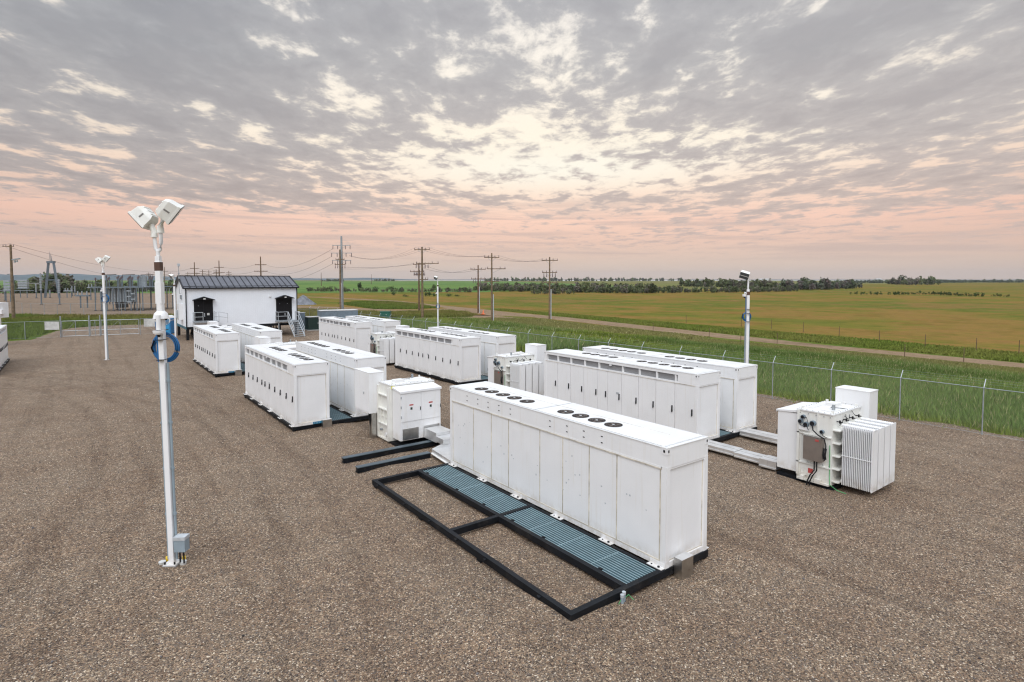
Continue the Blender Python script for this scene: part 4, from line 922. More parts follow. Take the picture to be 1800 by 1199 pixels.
# ------------------------------------------------------------------ switchgear building
def building():
    t = thing('switchgear_building', 'white building on black legs with a black metal roof', 'building', (9.4, 72.6, 0))
    LX, LY, z0, ze, zr = 12.1, 7.4, 1.5, 5.9, 7.2
    b = MB(); b.box(0, LX, 0, LY, z0, ze, EWALL)
    b.raw([(0, 0, ze), (0, LY, ze), (0, LY / 2, zr - .08), (LX, 0, ze), (LX, LY, ze), (LX, LY / 2, zr - .08)], [(0, 1, 2), (3, 5, 4)], EWALL)
    for k in range(1, 60): x = LX * k / 60; b.box(x - .006, x + .006, -.012, 0, z0, ze - .05, EWALL)
    b.build('wall', t)
    r = MB(); ov = .18
    for s in (0, 1):
        ya, yb = (-ov, LY / 2) if s == 0 else (LY + ov, LY / 2); za = ze - .02
        vs = [(-.25, ya, za), (LX + .2, ya, za), (LX + .2, yb, zr), (-.25, yb, zr)]; th = .07
        r.raw(vs + [(x, y, z - th) for x, y, z in vs], [(0, 1, 2, 3), (7, 6, 5, 4), (0, 4, 5, 1), (1, 5, 6, 2), (3, 7, 4, 0)] if s == 0 else [(3, 2, 1, 0), (4, 5, 6, 7), (1, 5, 4, 0), (2, 6, 5, 1), (0, 4, 7, 3)], ROOFG)
        for k in range(20): x = -.2 + (LX + .35) * k / 19; r.bar((x, ya, za + .025), (x, yb, zr + .025), .085, .05, BLACKM)
    r.bar((-.27, LY / 2, zr + .05), (LX + .22, LY / 2, zr + .05), .22, .07, BLACKM); r.bar((-.27, -ov - .04, ze - .08), (LX + .22, -ov - .04, ze - .08), .12, .16, BLACKM); r.bar((-.2, .22, ze + .14), (LX + .15, .22, ze + .14), .04, .06, BLACKM)
    for x in (-.27, LX + .22): r.bar((x, -ov, ze - .06), (x, LY / 2, zr), .05, .14, BLACKM); r.bar((x, LY + ov, ze - .06), (x, LY / 2, zr), .05, .14, BLACKM)
    r.build('roof', t)
    for x in (.03, LX - .03): d = MB(); d.box(x - .05, x + .05, -.1, -.012, z0 - .05, ze - .15, BLACKM); d.build('downpipe', t)
    f = MB(); f.box(.02, LX - .02, .02, LY - .02, z0 - .3, z0 - .004, BLACKS); f.box(-.03, .02, 0, LY, z0 - .28, z0 - .01, mat('teal_beam', (.03, .12, .16), .4)); f.build('floor_frame', t)
    for x in (.15, 3.1, 6.05, 9, 11.9):
        for y in (.12, LY - .2): l = MB(); l.box(x - .14, x + .14, y - .08, y + .2, -.1, z0 - .3, BLACKS); l.build('leg', t)
    for i, (xa, xb, zb, ap) in enumerate(((.8, 2.72, 2.15, 4.89), (9.6, 11.46, 1.85, 4.92))):
        d = MB(); d.box(xa, xb, -.03, .02, zb, 4.6, DOORB); d.box((xa + xb) / 2 - .012, (xa + xb) / 2 + .012, -.036, -.03, zb, 4.5, BLACKM)
        d.box(xa + .4, xa + .47, -.034, -.03, 3.82, 3.86, GALVL)
        if i == 0: d.box(xa + 1.3, xa + 1.55, -.036, -.03, 2.75, 3.0, CONC)
        else: d.box(xa + 1.3, xa + 1.38, -.034, -.03, 3.82, 3.86, GALVL)
        dd = d.build('door', t); h = MB(); h.box((xa + xb) / 2 + .06, (xa + xb) / 2 + .12, -.08, -.03, 2.6 if i == 0 else 2.4, 3.0 if i == 0 else 2.7, GALVL); h.build('handle', dd)
        c = MB(); m_ = (xa + xb) / 2
        for s in (-1, 1): xe = m_ + s * ((xb - xa) / 2 + .14); c.raw([(m_, 0, ap), (m_, -.75, ap), (xe, -.75, ap - .36), (xe, 0, ap - .36), (m_, 0, ap - .08), (m_, -.75, ap - .08), (xe, -.75, ap - .44), (xe, 0, ap - .44)], [(0, 1, 2, 3), (7, 6, 5, 4), (1, 5, 6, 2), (2, 6, 7, 3)], BLACKM)
        c.raw([(m_, -.7, ap - .05), (m_ - (xb - xa) / 2, -.7, ap - .38), (m_ + (xb - xa) / 2, -.7, ap - .38), ], [(0, 1, 2)], DOORB)
        c.build('canopy', t); w = MB(); w.box(m_ - .1, m_ + .12, -.76, -.705, ap - .32, ap - .2, ROOFW); w.build('wall_lamp', t)
    c = MB(); c.cyl((8.9, -.12), .09, 4.7, 4.85, WHITE, 12); c.tube([(8.9, -.12, 4.7), (8.9, -.12, 4.62)], [.06, .02], DARK, 10); c.build('dome_camera', t)
    hv = MB(); hv.box(-.45, 0, 2.2, 3.6, 2.2, 4.0, WHITE); hv.box(-.7, -.45, 2.4, 3.1, 2.4, 3.3, GALVL); hv.build('air_conditioner', t)
    g = MB(); g.box(-.12, 0, 2.8, 3.5, 4.55, 5.0, GALV); g.build('vent_hood', t)
    ms = MB(); ms.tube([(-.28, 2.5, 5.2), (-.28, 2.5, 8.6)], .03, GALV, 8); ms.box(-.42, -.14, 2.38, 2.62, 8.3, 8.62, GALVL); ms.box(-.35, -.2, 2.42, 2.58, 7.4, 7.55, GALV); ms.tube([(-.1, 2.5, 5.2), (-.28, 2.5, 5.2)], .02, GALV, 6); ms.box(-.36, -.2, 2.4, 2.6, 6.9, 7.1, GALV); ms.build('weather_mast', t)
    # landings and stairs
    s = MB()
    def rail(pts, zt): 
        for a in pts: s.tube([a, (a[0], a[1], a[2] + 1.05)], .03, GALVL, 6)
        for q in (.55, 1.05):
            for i in range(len(pts) - 1): s.tube([(pts[i][0], pts[i][1], pts[i][2] + q), (pts[i + 1][0], pts[i + 1][1], pts[i + 1][2] + q)], .03, GALVL, 6)
    zl = 1.85; s.box(9.45, 11.9, -1.3, -.02, zl - .14, zl - .02, GALV)
    rail([(9.5, -.1, zl), (9.5, -1.25, zl), (10.6, -1.25, zl)], 0); rail([(11.85, -.1, zl), (11.85, -1.25, zl)], 0)
    for k in range(8): z = zl - (k + 1) * .22; s.box(10.7, 11.8, -1.55 - k * .3, -1.27 - k * .3, z, z + .04, GALVL)
    for x in (10.66, 11.84): s.bar((x, -1.3, zl - .15), (x, -3.75, .05), .05, .2, GALVL); rail([(x, -1.3, zl), (x, -3.6, .1)], 0)
    for x in (9.55, 11.8):
        s.box(x - .05, x + .05, -1.25, -1.15, 0, zl - .14, GALV)
    s.build('stairs', t)
    s = MB(); s.box(.65, 3.1, -1.3, -.02, 2.0, 2.12, GALV); rail([(.7, -.1, 2.1), (.7, -1.25, 2.1), (1.5, -1.25, 2.1)], 0); rail([(2.8, -.1, 2.1), (2.8, -1.25, 2.1), (3.1, -1.25, 2.1), (4.0, -1.25, 1.9)], 0)
    s.box(.7, .8, -1.25, -1.15, 0, 2.0, GALV); s.box(2.9, 3.0, -1.25, -1.15, 0, 2.0, GALV)
    s.build('landing', t)
    u = MB()
    for k in range(6): u.tube([(.6 + k * .12, .5 + k * .25, z0 - .3), (.5 + k * .1, .7 + k * .3, .7), (.9 + k * .3, .9, .05)], .05, DARK, 6)
    for k in range(10): u.tube([(7.4 + k * .3, .9, z0 - .3), (7.4 + k * .3, .9, 0)], .07, WOOD if k % 2 else DARK, 6)
    u.box(8.9, 10.2, 1.0, 2.2, -.05, .8, DARK); u.build('underfloor_cables', t)
    return t
building()
def pad_box(name, label, cat, x, y, w, d, h, mt, top=None, rz=0, extra=None):
    t = thing(name, label, cat, (x, y, 0), rz)
    b = MB(); b.box(-.15, w + .15, -.15, d + .15, -.1, .08, CONC); b.build('concrete_pad', t)
    b = MB(); b.box(0, w, 0, d, .08, h, mt); b.build('housing', t, bevel=.02)
    b = MB(); b.box(-.04, w + .04, -.04, d + .04, h, h + .06, top or mt); b.build('lid', t)
    b = MB(); b.box(.1, w / 2 - .02, -.02, 0, .15, h - .12, mt); b.build('door', t); b = MB(); b.box(w / 2 + .02, w - .1, -.02, 0, .15, h - .12, mt); b.box(w * .6, w * .6 + .12, -.03, -.02, h * .5, h * .5 + .14, CONC); b.build('door', t)
    return t
pad_box('pad_transformer', 'dark green pad-mounted transformer left of the far container', 'transformer', 24.2, 77.0, 2.1, 1.6, 1.75, GREENBOX, CONC)
pad_box('electrical_cabinet', 'tall grey cabinet between the building and the dark green box', 'cabinet', 23.3, 78.2, .9, .9, 2.3, GREYBOX, GALVL)
pad_box('equipment_shed', 'long slate grey metal shed behind the far container', 'shed', 25.75, 76.6, 5.0, 2.4, 2.55, GREYBOX, CONC, R(-8))
pad_box('waste_bin', 'green bin beside the dirt track behind the fence', 'bin', 41.9, 93.8, 1.75, 1.3, 1.15, GREENBIN, GREENBIN, R(-37))
tb = thing('portable_toilet', 'bright blue portable toilet with white roof by the building', 'toilet', (8.05, 83.3, 0), -YAW)
b = MB(); b.box(0, 1.15, 0, 1.15, .05, 1.95, TOILETB); b.build('cabin', tb, bevel=.04)
b = MB(); b.box(.12, 1.03, -.02, 0, .15, 1.85, mat('blue_door', (.03, .26, .5), .45)); b.build('door', tb)
b = MB(); b.tube([(.575, -.02, 1.72), (.575, 1.17, 1.72)], .58, ROOFW, 24); b.build('roof', tb)
cn = thing('traffic_cone', 'small orange traffic cone by the pole at the road fork', 'cone', tuple(at(849.5, 552)))
b = MB(); b.cyl((0, 0), .22, .06, .85, ORANGE, 14, .05); b.build('cone_body', cn); b = MB(); b.box(-.3, .3, -.3, .3, -.1, .06, ORANGE); b.build('base', cn)
def pile():
    r = random.Random(5); n = 26; vs = [(0, 0, 2.6)]; fs = []
    for j, (q, h) in enumerate(((.25, 2.3), (.5, 1.5), (.78, .6), (1, -.1))):
        for k in range(n): w = 2 * math.pi * k / n; rr = q * (1 + .12 * r.uniform(-1, 1)); vs.append((3.4 * rr * math.cos(w), 2.8 * rr * math.sin(w), .85 * h * (1 + .12 * r.uniform(-1, 1)) if h > 0 else -.1))
    for k in range(n): fs.append((0, 1 + k, 1 + (k + 1) % n))
    for j in range(3):
        for k in range(n): a = 1 + j * n; b = a + n; fs.append((a + k, b + k, b + (k + 1) % n, a + (k + 1) % n))
    m = MB(); m.raw(vs, fs, PILEM, True); p = at(533, 535); tag(m.build('gravel_pile', None, (p.x, p.y, 0)), 'heap of dark grey crushed stone right of the building', 'gravel pile')
pile()
wb = thing('equipment_cabinet', 'white raised cabinet at the left edge behind the cut-off container', 'cabinet', (0, 0, 0))
M = Matrix.Translation(lat(-24, 58, 0)) @ Matrix.Rotation(-YAW, 4, 'Z')
b = MB(); b.box(-1, 1.13, 0, 1.2, 2.9, 4.45, WHITE, M); b.build('housing', wb); b = MB(); b.box(1.13, 1.38, .1, .6, 3.3, 3.75, WHITE, M); b.build('side_box', wb)
for xx in (-.9, .95): b = MB(); b.box(xx, xx + .16, .1, .3, -.05, 2.9, GALVL if xx < 0 else WHITE, M); b.build('leg', wb)
b = MB(); b.box(-.6, .9, .3, .4, 1.2, 2.9, GREYBOX, M); b.build('panel', wb)

# ------------------------------------------------------------------ chain-link fences
def fence(label, pts, hgt=2.0, arms=1, postr=.026, sign=None, armdir=None):
    t = thing('chain_link_fence', label, 'fence', (pts[0][0], pts[0][1], 0)); o = Vector((pts[0][0], pts[0][1], 0))
    P = [Vector((p[0], p[1], 0)) - o for p in pts]
    fm = MB(); rl = MB(); bw = MB()
    for i in range(len(P) - 1):
        a, b = P[i], P[i + 1]; L = (b - a).length; n = max(1, round(L / 3.15)); d = (b - a) / n
        fm.raw([a + UP * .03, b + UP * .03, b + UP * hgt, a + UP * hgt], [(0, 1, 2, 3)], CHAIN)
        rl.tube([a + UP * hgt, b + UP * hgt], .016, GALV, 8); rl.tube([a + UP * .06, b + UP * .06], .006, GALV, 6)
        out = armdir or Vector((d.y, -d.x, 0)).normalized()
        for k in range(n + (1 if i == len(P) - 2 else 0)):
            q = a + d * k; p = MB(); p.tube([q - UP * .1, q + UP * hgt], postr, GALV, 8)
            if arms: p.tube([q + UP * hgt, q + UP * (hgt + .36) + out * .26], .018, GALVL, 6)
            p.build('post', t)
        if arms:
            for s in (.45, .72, 1.): bw.tube([a + UP * (hgt + .36 * s) + out * .26 * s, b + UP * (hgt + .36 * s) + out * .26 * s], .002, GALV, 4, False)
    fm.build('wire_mesh', t); rl.build('top_rail', t)
    if arms: bw.build('barbed_wire', t)
    if sign:
        for (q, w, h, z) in sign:
            s = MB(); q = Vector(q) - o; s.box(-w / 2, w / 2, -.01, .01, z, z + h, CONC if w > .6 else GALVL, Matrix.Translation(q) @ Matrix.Rotation(-YAW if w > .6 else R(90), 4, 'Z')); s.build('sign', t)
    return t
fence('long chain-link fence with barbed wire along the right side of the yard', [(31.45, 7.35 - 3.17 * 4), (31.3, 7.35 + 3.17 * 10), (30.9, 85), (30.4, 96)], 2.08, 1, sign=[((31.40, 23.7, 0), .35, .4, 1.45), ((31.40, 5.2, 0), .35, .4, 1.3), ((31.35, 41.0, 0), .35, .4, 1.4)], armdir=Vector((1, 0, 0)))
fence('chain-link fence closing the back of the yard behind the containers', [(30.4, 96), (20, 98), (12.4, 86.0)], 1.9, 0, sign=[((28.6, 96.2, 0), .7, .9, .7)])
fence('chain-link fence left of the gate with a wide white sign', [(-1.9, 85.6), (-11.5, 86.5), (-24, 87)], 1.95, 0, .035, sign=[((-2.65, 85.3, 0), 1.7, .95, .95)])
fence('chain-link fence between the gate and the blue toilet with a white sign', [(5.9, 84.1), (9.4, 83.6), (12.4, 86)], 1.95, 0, .035, sign=[((6.9, 83.8, 0), 1.5, .95, .95)])
def gate(a, b, label):
    a = Vector((a[0], a[1], 0)); b = Vector((b[0], b[1], 0)); t = thing('swing_gate', label, 'gate', tuple(a), 0, 'gate leaves of the yard entrance'); d = b - a; n = d.normalized()
    f = MB()
    for z in (.12, .75, 1.9): f.tube([UP * z, d + UP * z], .03, GALVL, 8)
    for s in (0, .5, 1): f.tube([d * s + UP * .12, d * s + UP * 1.9], .03, GALV, 8)
    f.tube([UP * .12, d * .5 + UP * 1.9], .012, GALV, 6); f.build('gate_frame', t)
    m = MB(); m.raw([UP * .12, d + UP * .12, d + UP * 1.9, UP * 1.9], [(0, 1, 2, 3)], CHAIN); m.build('wire_mesh', t)
    p = MB(); p.tube([n * -.12, n * -.12 + UP * 2.5], .07, GALV, 10); p.build('gate_post', t)
ga = Vector((-1.75, 85.55, 0)); gb = Vector((5.75, 84.1, 0)); q1 = ga.lerp(gb, .36); q2 = ga.lerp(gb, .50)
gate(ga, q1 - (gb - ga).normalized() * .15, 'wide left gate leaf beside the white sign'); gate(q1, q2 - (gb - ga).normalized() * .15, 'narrow middle gate leaf left of the distant lamp pole'); gate(q2, gb, 'wide right gate leaf behind the distant lamp pole')

# ------------------------------------------------------------------ utility poles and wires
PG = 'utility poles behind the yard'
def upole(name, label, p, h, arms, mt, r=.17, group=PG, riser=0, hang=False, switch=0):
    t = thing(name, label, 'utility pole', (p[0], p[1], -.1), 0, group); b = MB(); b.tube([(0, 0, 0), (0, 0, h * .5), (0, 0, h)], [r, r * .85, r * .62], mt, 10); b.build('pole', t)
    for (z, w, off) in arms:
        c = MB(); d = E1; c.bar(d * (-w / 2 + off) + UP * z, d * (w / 2 + off) + UP * z, max(.12, r * .8 if r > .31 else 0), .12 if r < .31 else .26, mt if mt != GALVL else GALV)
        for s in (-1, 1): c.bar(UP * (z - .7), d * (s * w * .28 + off) + UP * z, .04, .04, GALV)
        c.build('crossarm', t)
        for s in (-1, -.45, .45, 1):
            i = MB(); q = d * (s * w * .47 + off)
            if hang: i.tube([q + UP * (z - .05), q + UP * (z - .8)], .07, INSUL, 6)
            else: i.tube([q + UP * (z + .05), q + UP * (z + .35)], [.07, .035], INSUL, 6)
            i.build('insulator', t)
    for k in range(switch):
        z = arms[min(1, len(arms) - 1)][0] - .1
        for j in range(5): s = MB(); q = E1 * (-1.0 + j * .5 + (k * .2)); s.tube([q + UP * (z - .7), q + UP * (z - .1), q + E2 * .2 + UP * (z + .3)], [.09, .05, .04], INSUL, 6); s.build('cutout_switch', t)
    if riser: s = MB(); s.tube([E1 * .25 + UP * .0, E1 * .25 + UP * riser], .09, GALVL, 8); s.build('riser_conduit', t)
    return t
upole('utility_pole', 'wooden pole standing right before the dirt track, twin lines up to its top', (46.1, 86), 12.35, [(11.9, 2.6, 0), (9.6, 3.8, .9), (6.9, 1.6, .2)], WOOD, .21, switch=1)
upole('utility_pole', 'leaning-height pole just left behind the taller twin', (55.9, 105.7), 10.3, [(10.0, 2.4, 0), (8.5, 2.8, -.4), (7.9, 2.0, 0)], WOODD, .2, switch=2)
upole('utility_pole', 'wooden pole with a pale lower half right of the traffic cone', (52.6, 74.9), 11.1, [(10.4, 2.4, 0), (8.6, 3.0, .7), (6.6, 2.4, 0)], WOOD, .17, riser=4.5)
upole('utility_pole', 'dark wooden pole with pale conduit at the road fork', (65.8, 98.6), 9.85, [(9.0, 3.2, 0), (7.0, 2.9, 0)], WOODD, .2, riser=5.4, switch=1)
upole('utility_pole', 'right-most wooden pole carrying three crossarms beside the dirt road', (65.3, 75.5), 10.8, [(10.2, 2.8, 0), (8.1, 2.6, 0), (6.3, 2.6, 0)], WOOD, .17, riser=5.2, switch=1)
upole('steel_utility_pole', 'tallest grey steel pole with three wide crossarms right of the building', (43.9, 117.0), 15.9, [(14.0, 3.8, 0), (12.4, 4.4, 0), (10.9, 4.0, 0)], GALV, .30, hang=True)
upole('utility_pole', 'wooden pole strapped in front of the tallest steel pole', (43.25, 116.2), 13.1, [(11.0, 1.8, 0), (10.0, 2.2, 0)], WOOD, .24, riser=6.2, switch=1)
lp = upole('utility_pole', 'tan wooden pole at the far left in the grass', (-9.2, 131.0), 12.9, [(12.6, 1.9, -.4)], WOOD, .26)
q = MB(); q.bar(E1 * .2 + UP * 10.3, E1 * 1.5 + UP * 10.5, .3, .2, GALV); q.tube([E1 * .6 + UP * 10.2, E1 * .6 + UP * 9.8], .14, GALV, 8); q.tube([E1 * 1. + UP * 10.2, E1 * 1. + UP * 9.9], .14, GALV, 8); q.build('switch_gear', lp)
FP = {459: (58.7, 245.7, 16), 386: (54.9, 310.1, 16), 343: (49.8, 349.1, 16), 403: (101, 529, 14), 357: (73.6, 478.6, 14), 368: (82.1, 505.5, 14), 381: (77.1, 446.2, 14), 331: (84.7, 634.5, 14), 347: (99.4, 681.6, 14), 290: (50.3, 489.4, 16), 301: (77.4, 698.2, 14), 275: (55.7, 606.5, 14), 262: (58.8, 712.3, 14), 565: (203.8, 602.7, 14), 653: (327.8, 761.1, 14)}
LB = {459: 'far pole rising clear above the middle of the black roof', 386: 'far pole above the left part of the roof, second tallest', 343: 'far pole above the left end of the roof', 403: 'small far pole right of the second tallest, above the roof', 357: 'small far pole between two taller ones over the roof', 368: 'thick-looking far pole with wide arm left of the second tallest', 381: 'short far pole touching the second tallest', 331: 'tiny far pole left of the paired small ones', 347: 'tiny far pole just right of the left-end pole', 290: 'far pole seen beside the foreground lamp pole', 301: 'tiny far pole between the lamp pole and the building', 275: 'tiny far pole hidden by the foreground lamp pole', 262: 'left-most tiny far pole over the substation', 565: 'hair-thin far pole left of the tall steel pole', 653: 'hair-thin far pole right of the tall steel pole'}
for k, (x, y, h) in FP.items():
    big = k in (459, 386, 343, 290)
    upole('distant_pole', LB[k], (x, y), h + .1, ([(h - 3.2, 4.6, 0), (h - 5.8, 5.4, 0), (h - 8.6, 4.4, 0)] if big else ([(h - 1.2, 4.5, 0), (h - 3.0, 5, 0)] if k not in (565, 653) else [])), WOODD, .32 if big else .34, 'far power poles on the horizon')
def wire(a, b, sag, r, label, n=24):
    a = Vector(a); b = Vector(b); pts = [a.lerp(b, i / n) - UP * (sag * 4 * (i / n) * (1 - i / n)) for i in range(n + 1)]
    m = MB(); o = pts[0].copy(); m.tube([p - o for p in pts], r, WIRE, 4, False); w = m.build('power_line', None, o); return tag(w, label, 'power line', 'overhead power lines')
st = Vector((43.9, 117.0, 0)); p741 = Vector((46.1, 86, 0)); p738 = Vector((55.9, 105.7, 0)); p861 = Vector((52.6, 74.9, 0)); p841 = Vector((65.8, 98.6, 0)); p967 = Vector((65.3, 75.5, 0)); pl = Vector((-9.2, 131, 0))
NM = ('left', 'middle', 'right')
for j, s in enumerate((-1.1, 0, 1.1)):
    wire(st + UP * (11.9 - .1 * j) + E1 * 1.6, p741 + E1 * s + UP * 12.15, 1.3, .013, f'sagging line from the tall steel pole to the {NM[j]} end of the twin pole crossarm')
    wire(p741 + E1 * s + UP * 12.15, p861 + E1 * s + UP * 10.6, .7, .013, f'line from the twin pole to the {NM[j]} of the next wooden crossarm')
    wire(p861 + E1 * s + UP * 10.6, p967 + E1 * s + UP * 10.4, .7, .013, f'line reaching the {NM[j]} insulator of the right-most wooden pole')
for j, s in enumerate((-.9, .9)):
    wire(st + UP * (9.0 + .4 * j), p738 + E1 * s + UP * 10.1, .4, .02, ('lower', 'upper')[j] + ' straight line from the steel pole to the shorter twin pole')
    wire(p738 + E1 * s + UP * 9.9, p841 + E1 * s + UP * 9.2, 1.3, .02, ('left', 'right')[j] + ' line sagging between the shorter twin pole and the fork pole')
fp = {k: Vector((v[0], v[1], 0)) for k, v in FP.items()}
for j, (z, w) in enumerate(((13.2, 1.8), (11.6, 2.1), (10.1, 1.9))):
    wire(st - E1 * w + UP * z, fp[459] + E1 * 2 + UP * (12.8 - 2.6 * j), 2.4, .026, ('top', 'middle', 'bottom')[j] + ' line from the steel pole over the roof to the nearest far pole')
    wire(fp[459] - E1 * 2 + UP * (12.8 - 2.6 * j), fp[386] + E1 * 2 + UP * (12.8 - 2.6 * j), 1., .032, ('top', 'middle', 'bottom')[j] + ' line between the two tallest far poles')
    wire(fp[386] - E1 * 2 + UP * (12.8 - 2.6 * j), fp[343] + E1 * 2 + UP * (12.8 - 2.6 * j), 1., .036, ('top', 'middle', 'bottom')[j] + ' line from the second tallest far pole leftwards')
    wire(fp[343] - E1 * 2 + UP * (12.8 - 2.6 * j), fp[290] + UP * (12.8 - 2.6 * j), 1., .036, ('top', 'middle', 'bottom')[j] + ' faint line running left to the foreground lamp pole')
wire(pl + UP * 12.95, fp[343] + UP * 13, 3.5, .022, 'upper long line crossing the left sky from the tan pole')
wire(pl + UP * 12.5 - E1 * .6, fp[343] + UP * 10.4, 5.0, .024, 'lower long line crossing the left sky from the tan pole')
wire(pl + UP * 12.95, lat(-60, 99, 12.9), .3, .022, 'short upper line leaving the picture left of the tan pole')
wire(pl + UP * 12.5 - E1 * 1., lat(-60, 99, 12.4), .3, .022, 'short lower line leaving the picture left of the tan pole')

# ------------------------------------------------------------------ substation
SG = 'substation equipment'
def aframe(px, py, h, w, label, spikes=True):
    p = at(px, py); t = thing('gantry_tower', label, 'gantry', (p.x, p.y, -.1), 0, 'grey substation gantries')
    for s in (-1, 1):
        for e in (0,):
            m = MB(); m.bar(E1 * (s * w / 2), E1 * (s * w * .17) + UP * h, .8, .8, SUBST); m.build('leg', t)
    m = MB(); m.bar(E1 * (-w * .25) + UP * h, E1 * (w * .25) + UP * h, 1.0, .8, SUBST); m.bar(E1 * (-w * .33) + UP * (h * .5), E1 * (w * .33) + UP * (h * .5), .3, .35, SUBST); m.build('crossbeam', t)
    if spikes:
        for i, x in enumerate((-.3, .1, .4)): m = MB(); m.tube([E1 * x + UP * h, E1 * (x - .2) + UP * (h + 4 - i * .8)], [.1, .05], SUBST, 6); m.build('lightning_rod', t)
aframe(92, 523, 13.4, 5.4, 'grey A-shaped gantry with three rods above the left substation')
aframe(-24, 533, 14.5, 7.0, 'grey A-shaped gantry cut by the left edge', False)
def post_ins(px, py, h, label, r=.28, mt=None):
    p = at(px, py); t = thing('insulator_post', label, 'insulator', (p.x, p.y, -.1), 0, 'insulator posts of the substation')
    m = MB(); m.tube([UP * 0, UP * (h * .45)], .16, SUBST, 8); m.cyl((0, 0), .35, 0, .25, SUBD, 10); m.build('support', t)
    m = MB()
    n = 7
    for i in range(n): z = h * .45 + h * .55 * i / n; m.cyl((0, 0), r, z, z + h * .055, mt or SUBLT, 10); 
    m.cyl((0, 0), r * .6, h * .45, h, mt or SUBLT, 8); m.build('insulator', t)
for a in ((105, 535, 7.0, 'tall insulator post right of the rod-topped gantry'), (73, 535, 8.6, 'tall grey cylinder post left of the rod-topped gantry'), (64, 524, 5.2, 'short pale post before the dark trees'), (127, 520, 4.2, 'left pale post of the pair right of the gantry'), (132, 520, 4.2, 'right pale post of the pair right of the gantry'), (88, 523, 3.0, 'low post seen through the rod-topped gantry'), (9, 528, 6.0, 'pale post behind the gantry at the left edge')): post_ins(*a)
def rack(px, py, w, h0, h1, label):
    p = at(px, py); t = thing('capacitor_rack', label, 'capacitor rack', (p.x, p.y, -.1), 0, SG)
    for s in (-1, 1): m = MB(); m.bar(E1 * (s * w * .3), E1 * (s * w * .3) + UP * h0, .25, .25, SUBST); m.build('leg', t)
    m = MB(); m.bar(E1 * (-w / 2) + UP * h0, E1 * (w / 2) + UP * h0, 1.2, .2, SUBST); m.build('platform', t)
    for k in range(4):
        m = MB(); zz = h0 + .2 + k * (h1 - h0) / 4
        m.bar(E1 * (-w * .42) + UP * (zz + .3), E1 * (w * .42) + UP * (zz + .3), .9, (h1 - h0) / 4 * .8, SUBLT); m.build('capacitor_unit', t)
rack(15, 530, 2.3, 3.3, 6.7, 'grey capacitor rack left of the tan pole'); rack(42, 523, 4.2, 3.4, 6.8, 'grey capacitor rack right of the tan pole')
def bus(pa, pb, h, label):
    a = at(*pa); b = at(*pb); m = MB(); m.tube([a + UP * h - a, b + UP * h - a], .09, SUBLT, 6); tag(m.build('bus_pipe', None, a), label, 'bus pipe', 'bus pipes of the substation')
bus((-20, 530), (60, 530), 3.3, 'low bus pipe below the capacitor racks'); bus((46, 528), (70, 532), 5.6, 'short bus pipe joining the tall grey cylinder')
p = at(40, 560); m = MB()
def steel_platform():
    o = at(229, 546); t = thing('switchgear_platform', 'large grey switchgear platform on many legs behind the distant lamp pole', 'switchgear', (o.x, o.y, -.1))
    X0 = (160 - 229) / FPX * 125; X1 = (254 - 229) / FPX * 125
    for i in range(9):
        x = X0 + 1.0 + (X1 - X0 - 1.3) * i / 8
        for e in (0, 5, 11): 
            if (i + e) % 3 == 2 and e: continue
            m = MB(); m.bar(E1 * x + E2 * e, E1 * x + E2 * e + UP * 5.1, .2, .2, SUBST); m.cyl(E1 * x + E2 * e, .25, 0, .2, SUBD, 8); m.build('leg', t)
    m = MB(); m.bar(E1 * X0 + E2 * 0 + UP * 5.2, E1 * X1 + UP * 5.2, .25, .28, SUBST); m.bar(E1 * X0 + E2 * 11 + UP * 5.2, E1 * X1 + E2 * 11 + UP * 5.2, .25, .28, SUBST); m.bar(E1 * X0 + E2 * 5.5 + UP * 5.16, E1 * X1 + E2 * 5.5 + UP * 5.16, 11, .1, SUBST)
    m.bar(E1 * X0 + UP * 6.2, E1 * (X0 + 2.4) + UP * 6.2, .06, .06, SUBST); m.build('deck', t)
    for i in range(26):
        x = X0 + 1.2 + (X1 - X0 - 1.5) * i / 25; h = 7.3 + .55 * ((i * 7) % 3) / 2; e = (i * 3.7) % 9; m = MB()
        m.tube([E1 * x + E2 * e + UP * 5.3, E1 * x + E2 * e + UP * h], .1, SUBD if i % 3 == 0 else SUBST, 6); m.cyl(E1 * x + E2 * e, .18, h - .5, h - .15, INSUL, 8); m.build('bushing', t)
    for i in range(3):
        xa = X0 + 1.6 + i * 4.1; m = MB(); m.tube([E1 * xa + E2 * 2 + UP * 7.9, E1 * (xa + 2.8) + E2 * 2 + UP * 8.0], .09, SUBD, 6); m.build('bus_pipe', t)
    for i in range(13):
        x = X0 + 1.6 + i * .62; m = MB(); m.tube([E1 * x + E2 * 1 + UP * 1.9, E1 * x + E2 * 1 + UP * 4.9], .24, SUBLT, 8); m.tube([E1 * x + E2 * 1 + UP * 1.4, E1 * x + E2 * 1 + UP * 1.9], .12, SUBD, 6); m.build('surge_arrester', t)
    m = MB(); c = E1 * (X1 - 2.1) + E2 * 3; 
    for i in range(5): m.cyl(c + E1 * (i % 3 - 1) * .5, .42 - .06 * abs(i - 2), 5.3, 7.6 + .15 * (i % 2), SUBLT, 10)
    m.build('reactor', t)
    m = MB(); m.box(X0 + 3.3, X0 + 4.2, 3, 6, .5, 4.8, SUBD, Matrix.Rotation(-YAW, 4, 'Z')); m.build('control_panel', t)
    for k in range(5): m = MB(); x = X0 + 8.0 + (k % 2) * .9; z = 2.0 + k * .6; m.bar(E1 * x + UP * z, E1 * (x + .9) + UP * z, .3, .25, SUBLT); m.build('breaker_pole', t)
steel_platform()
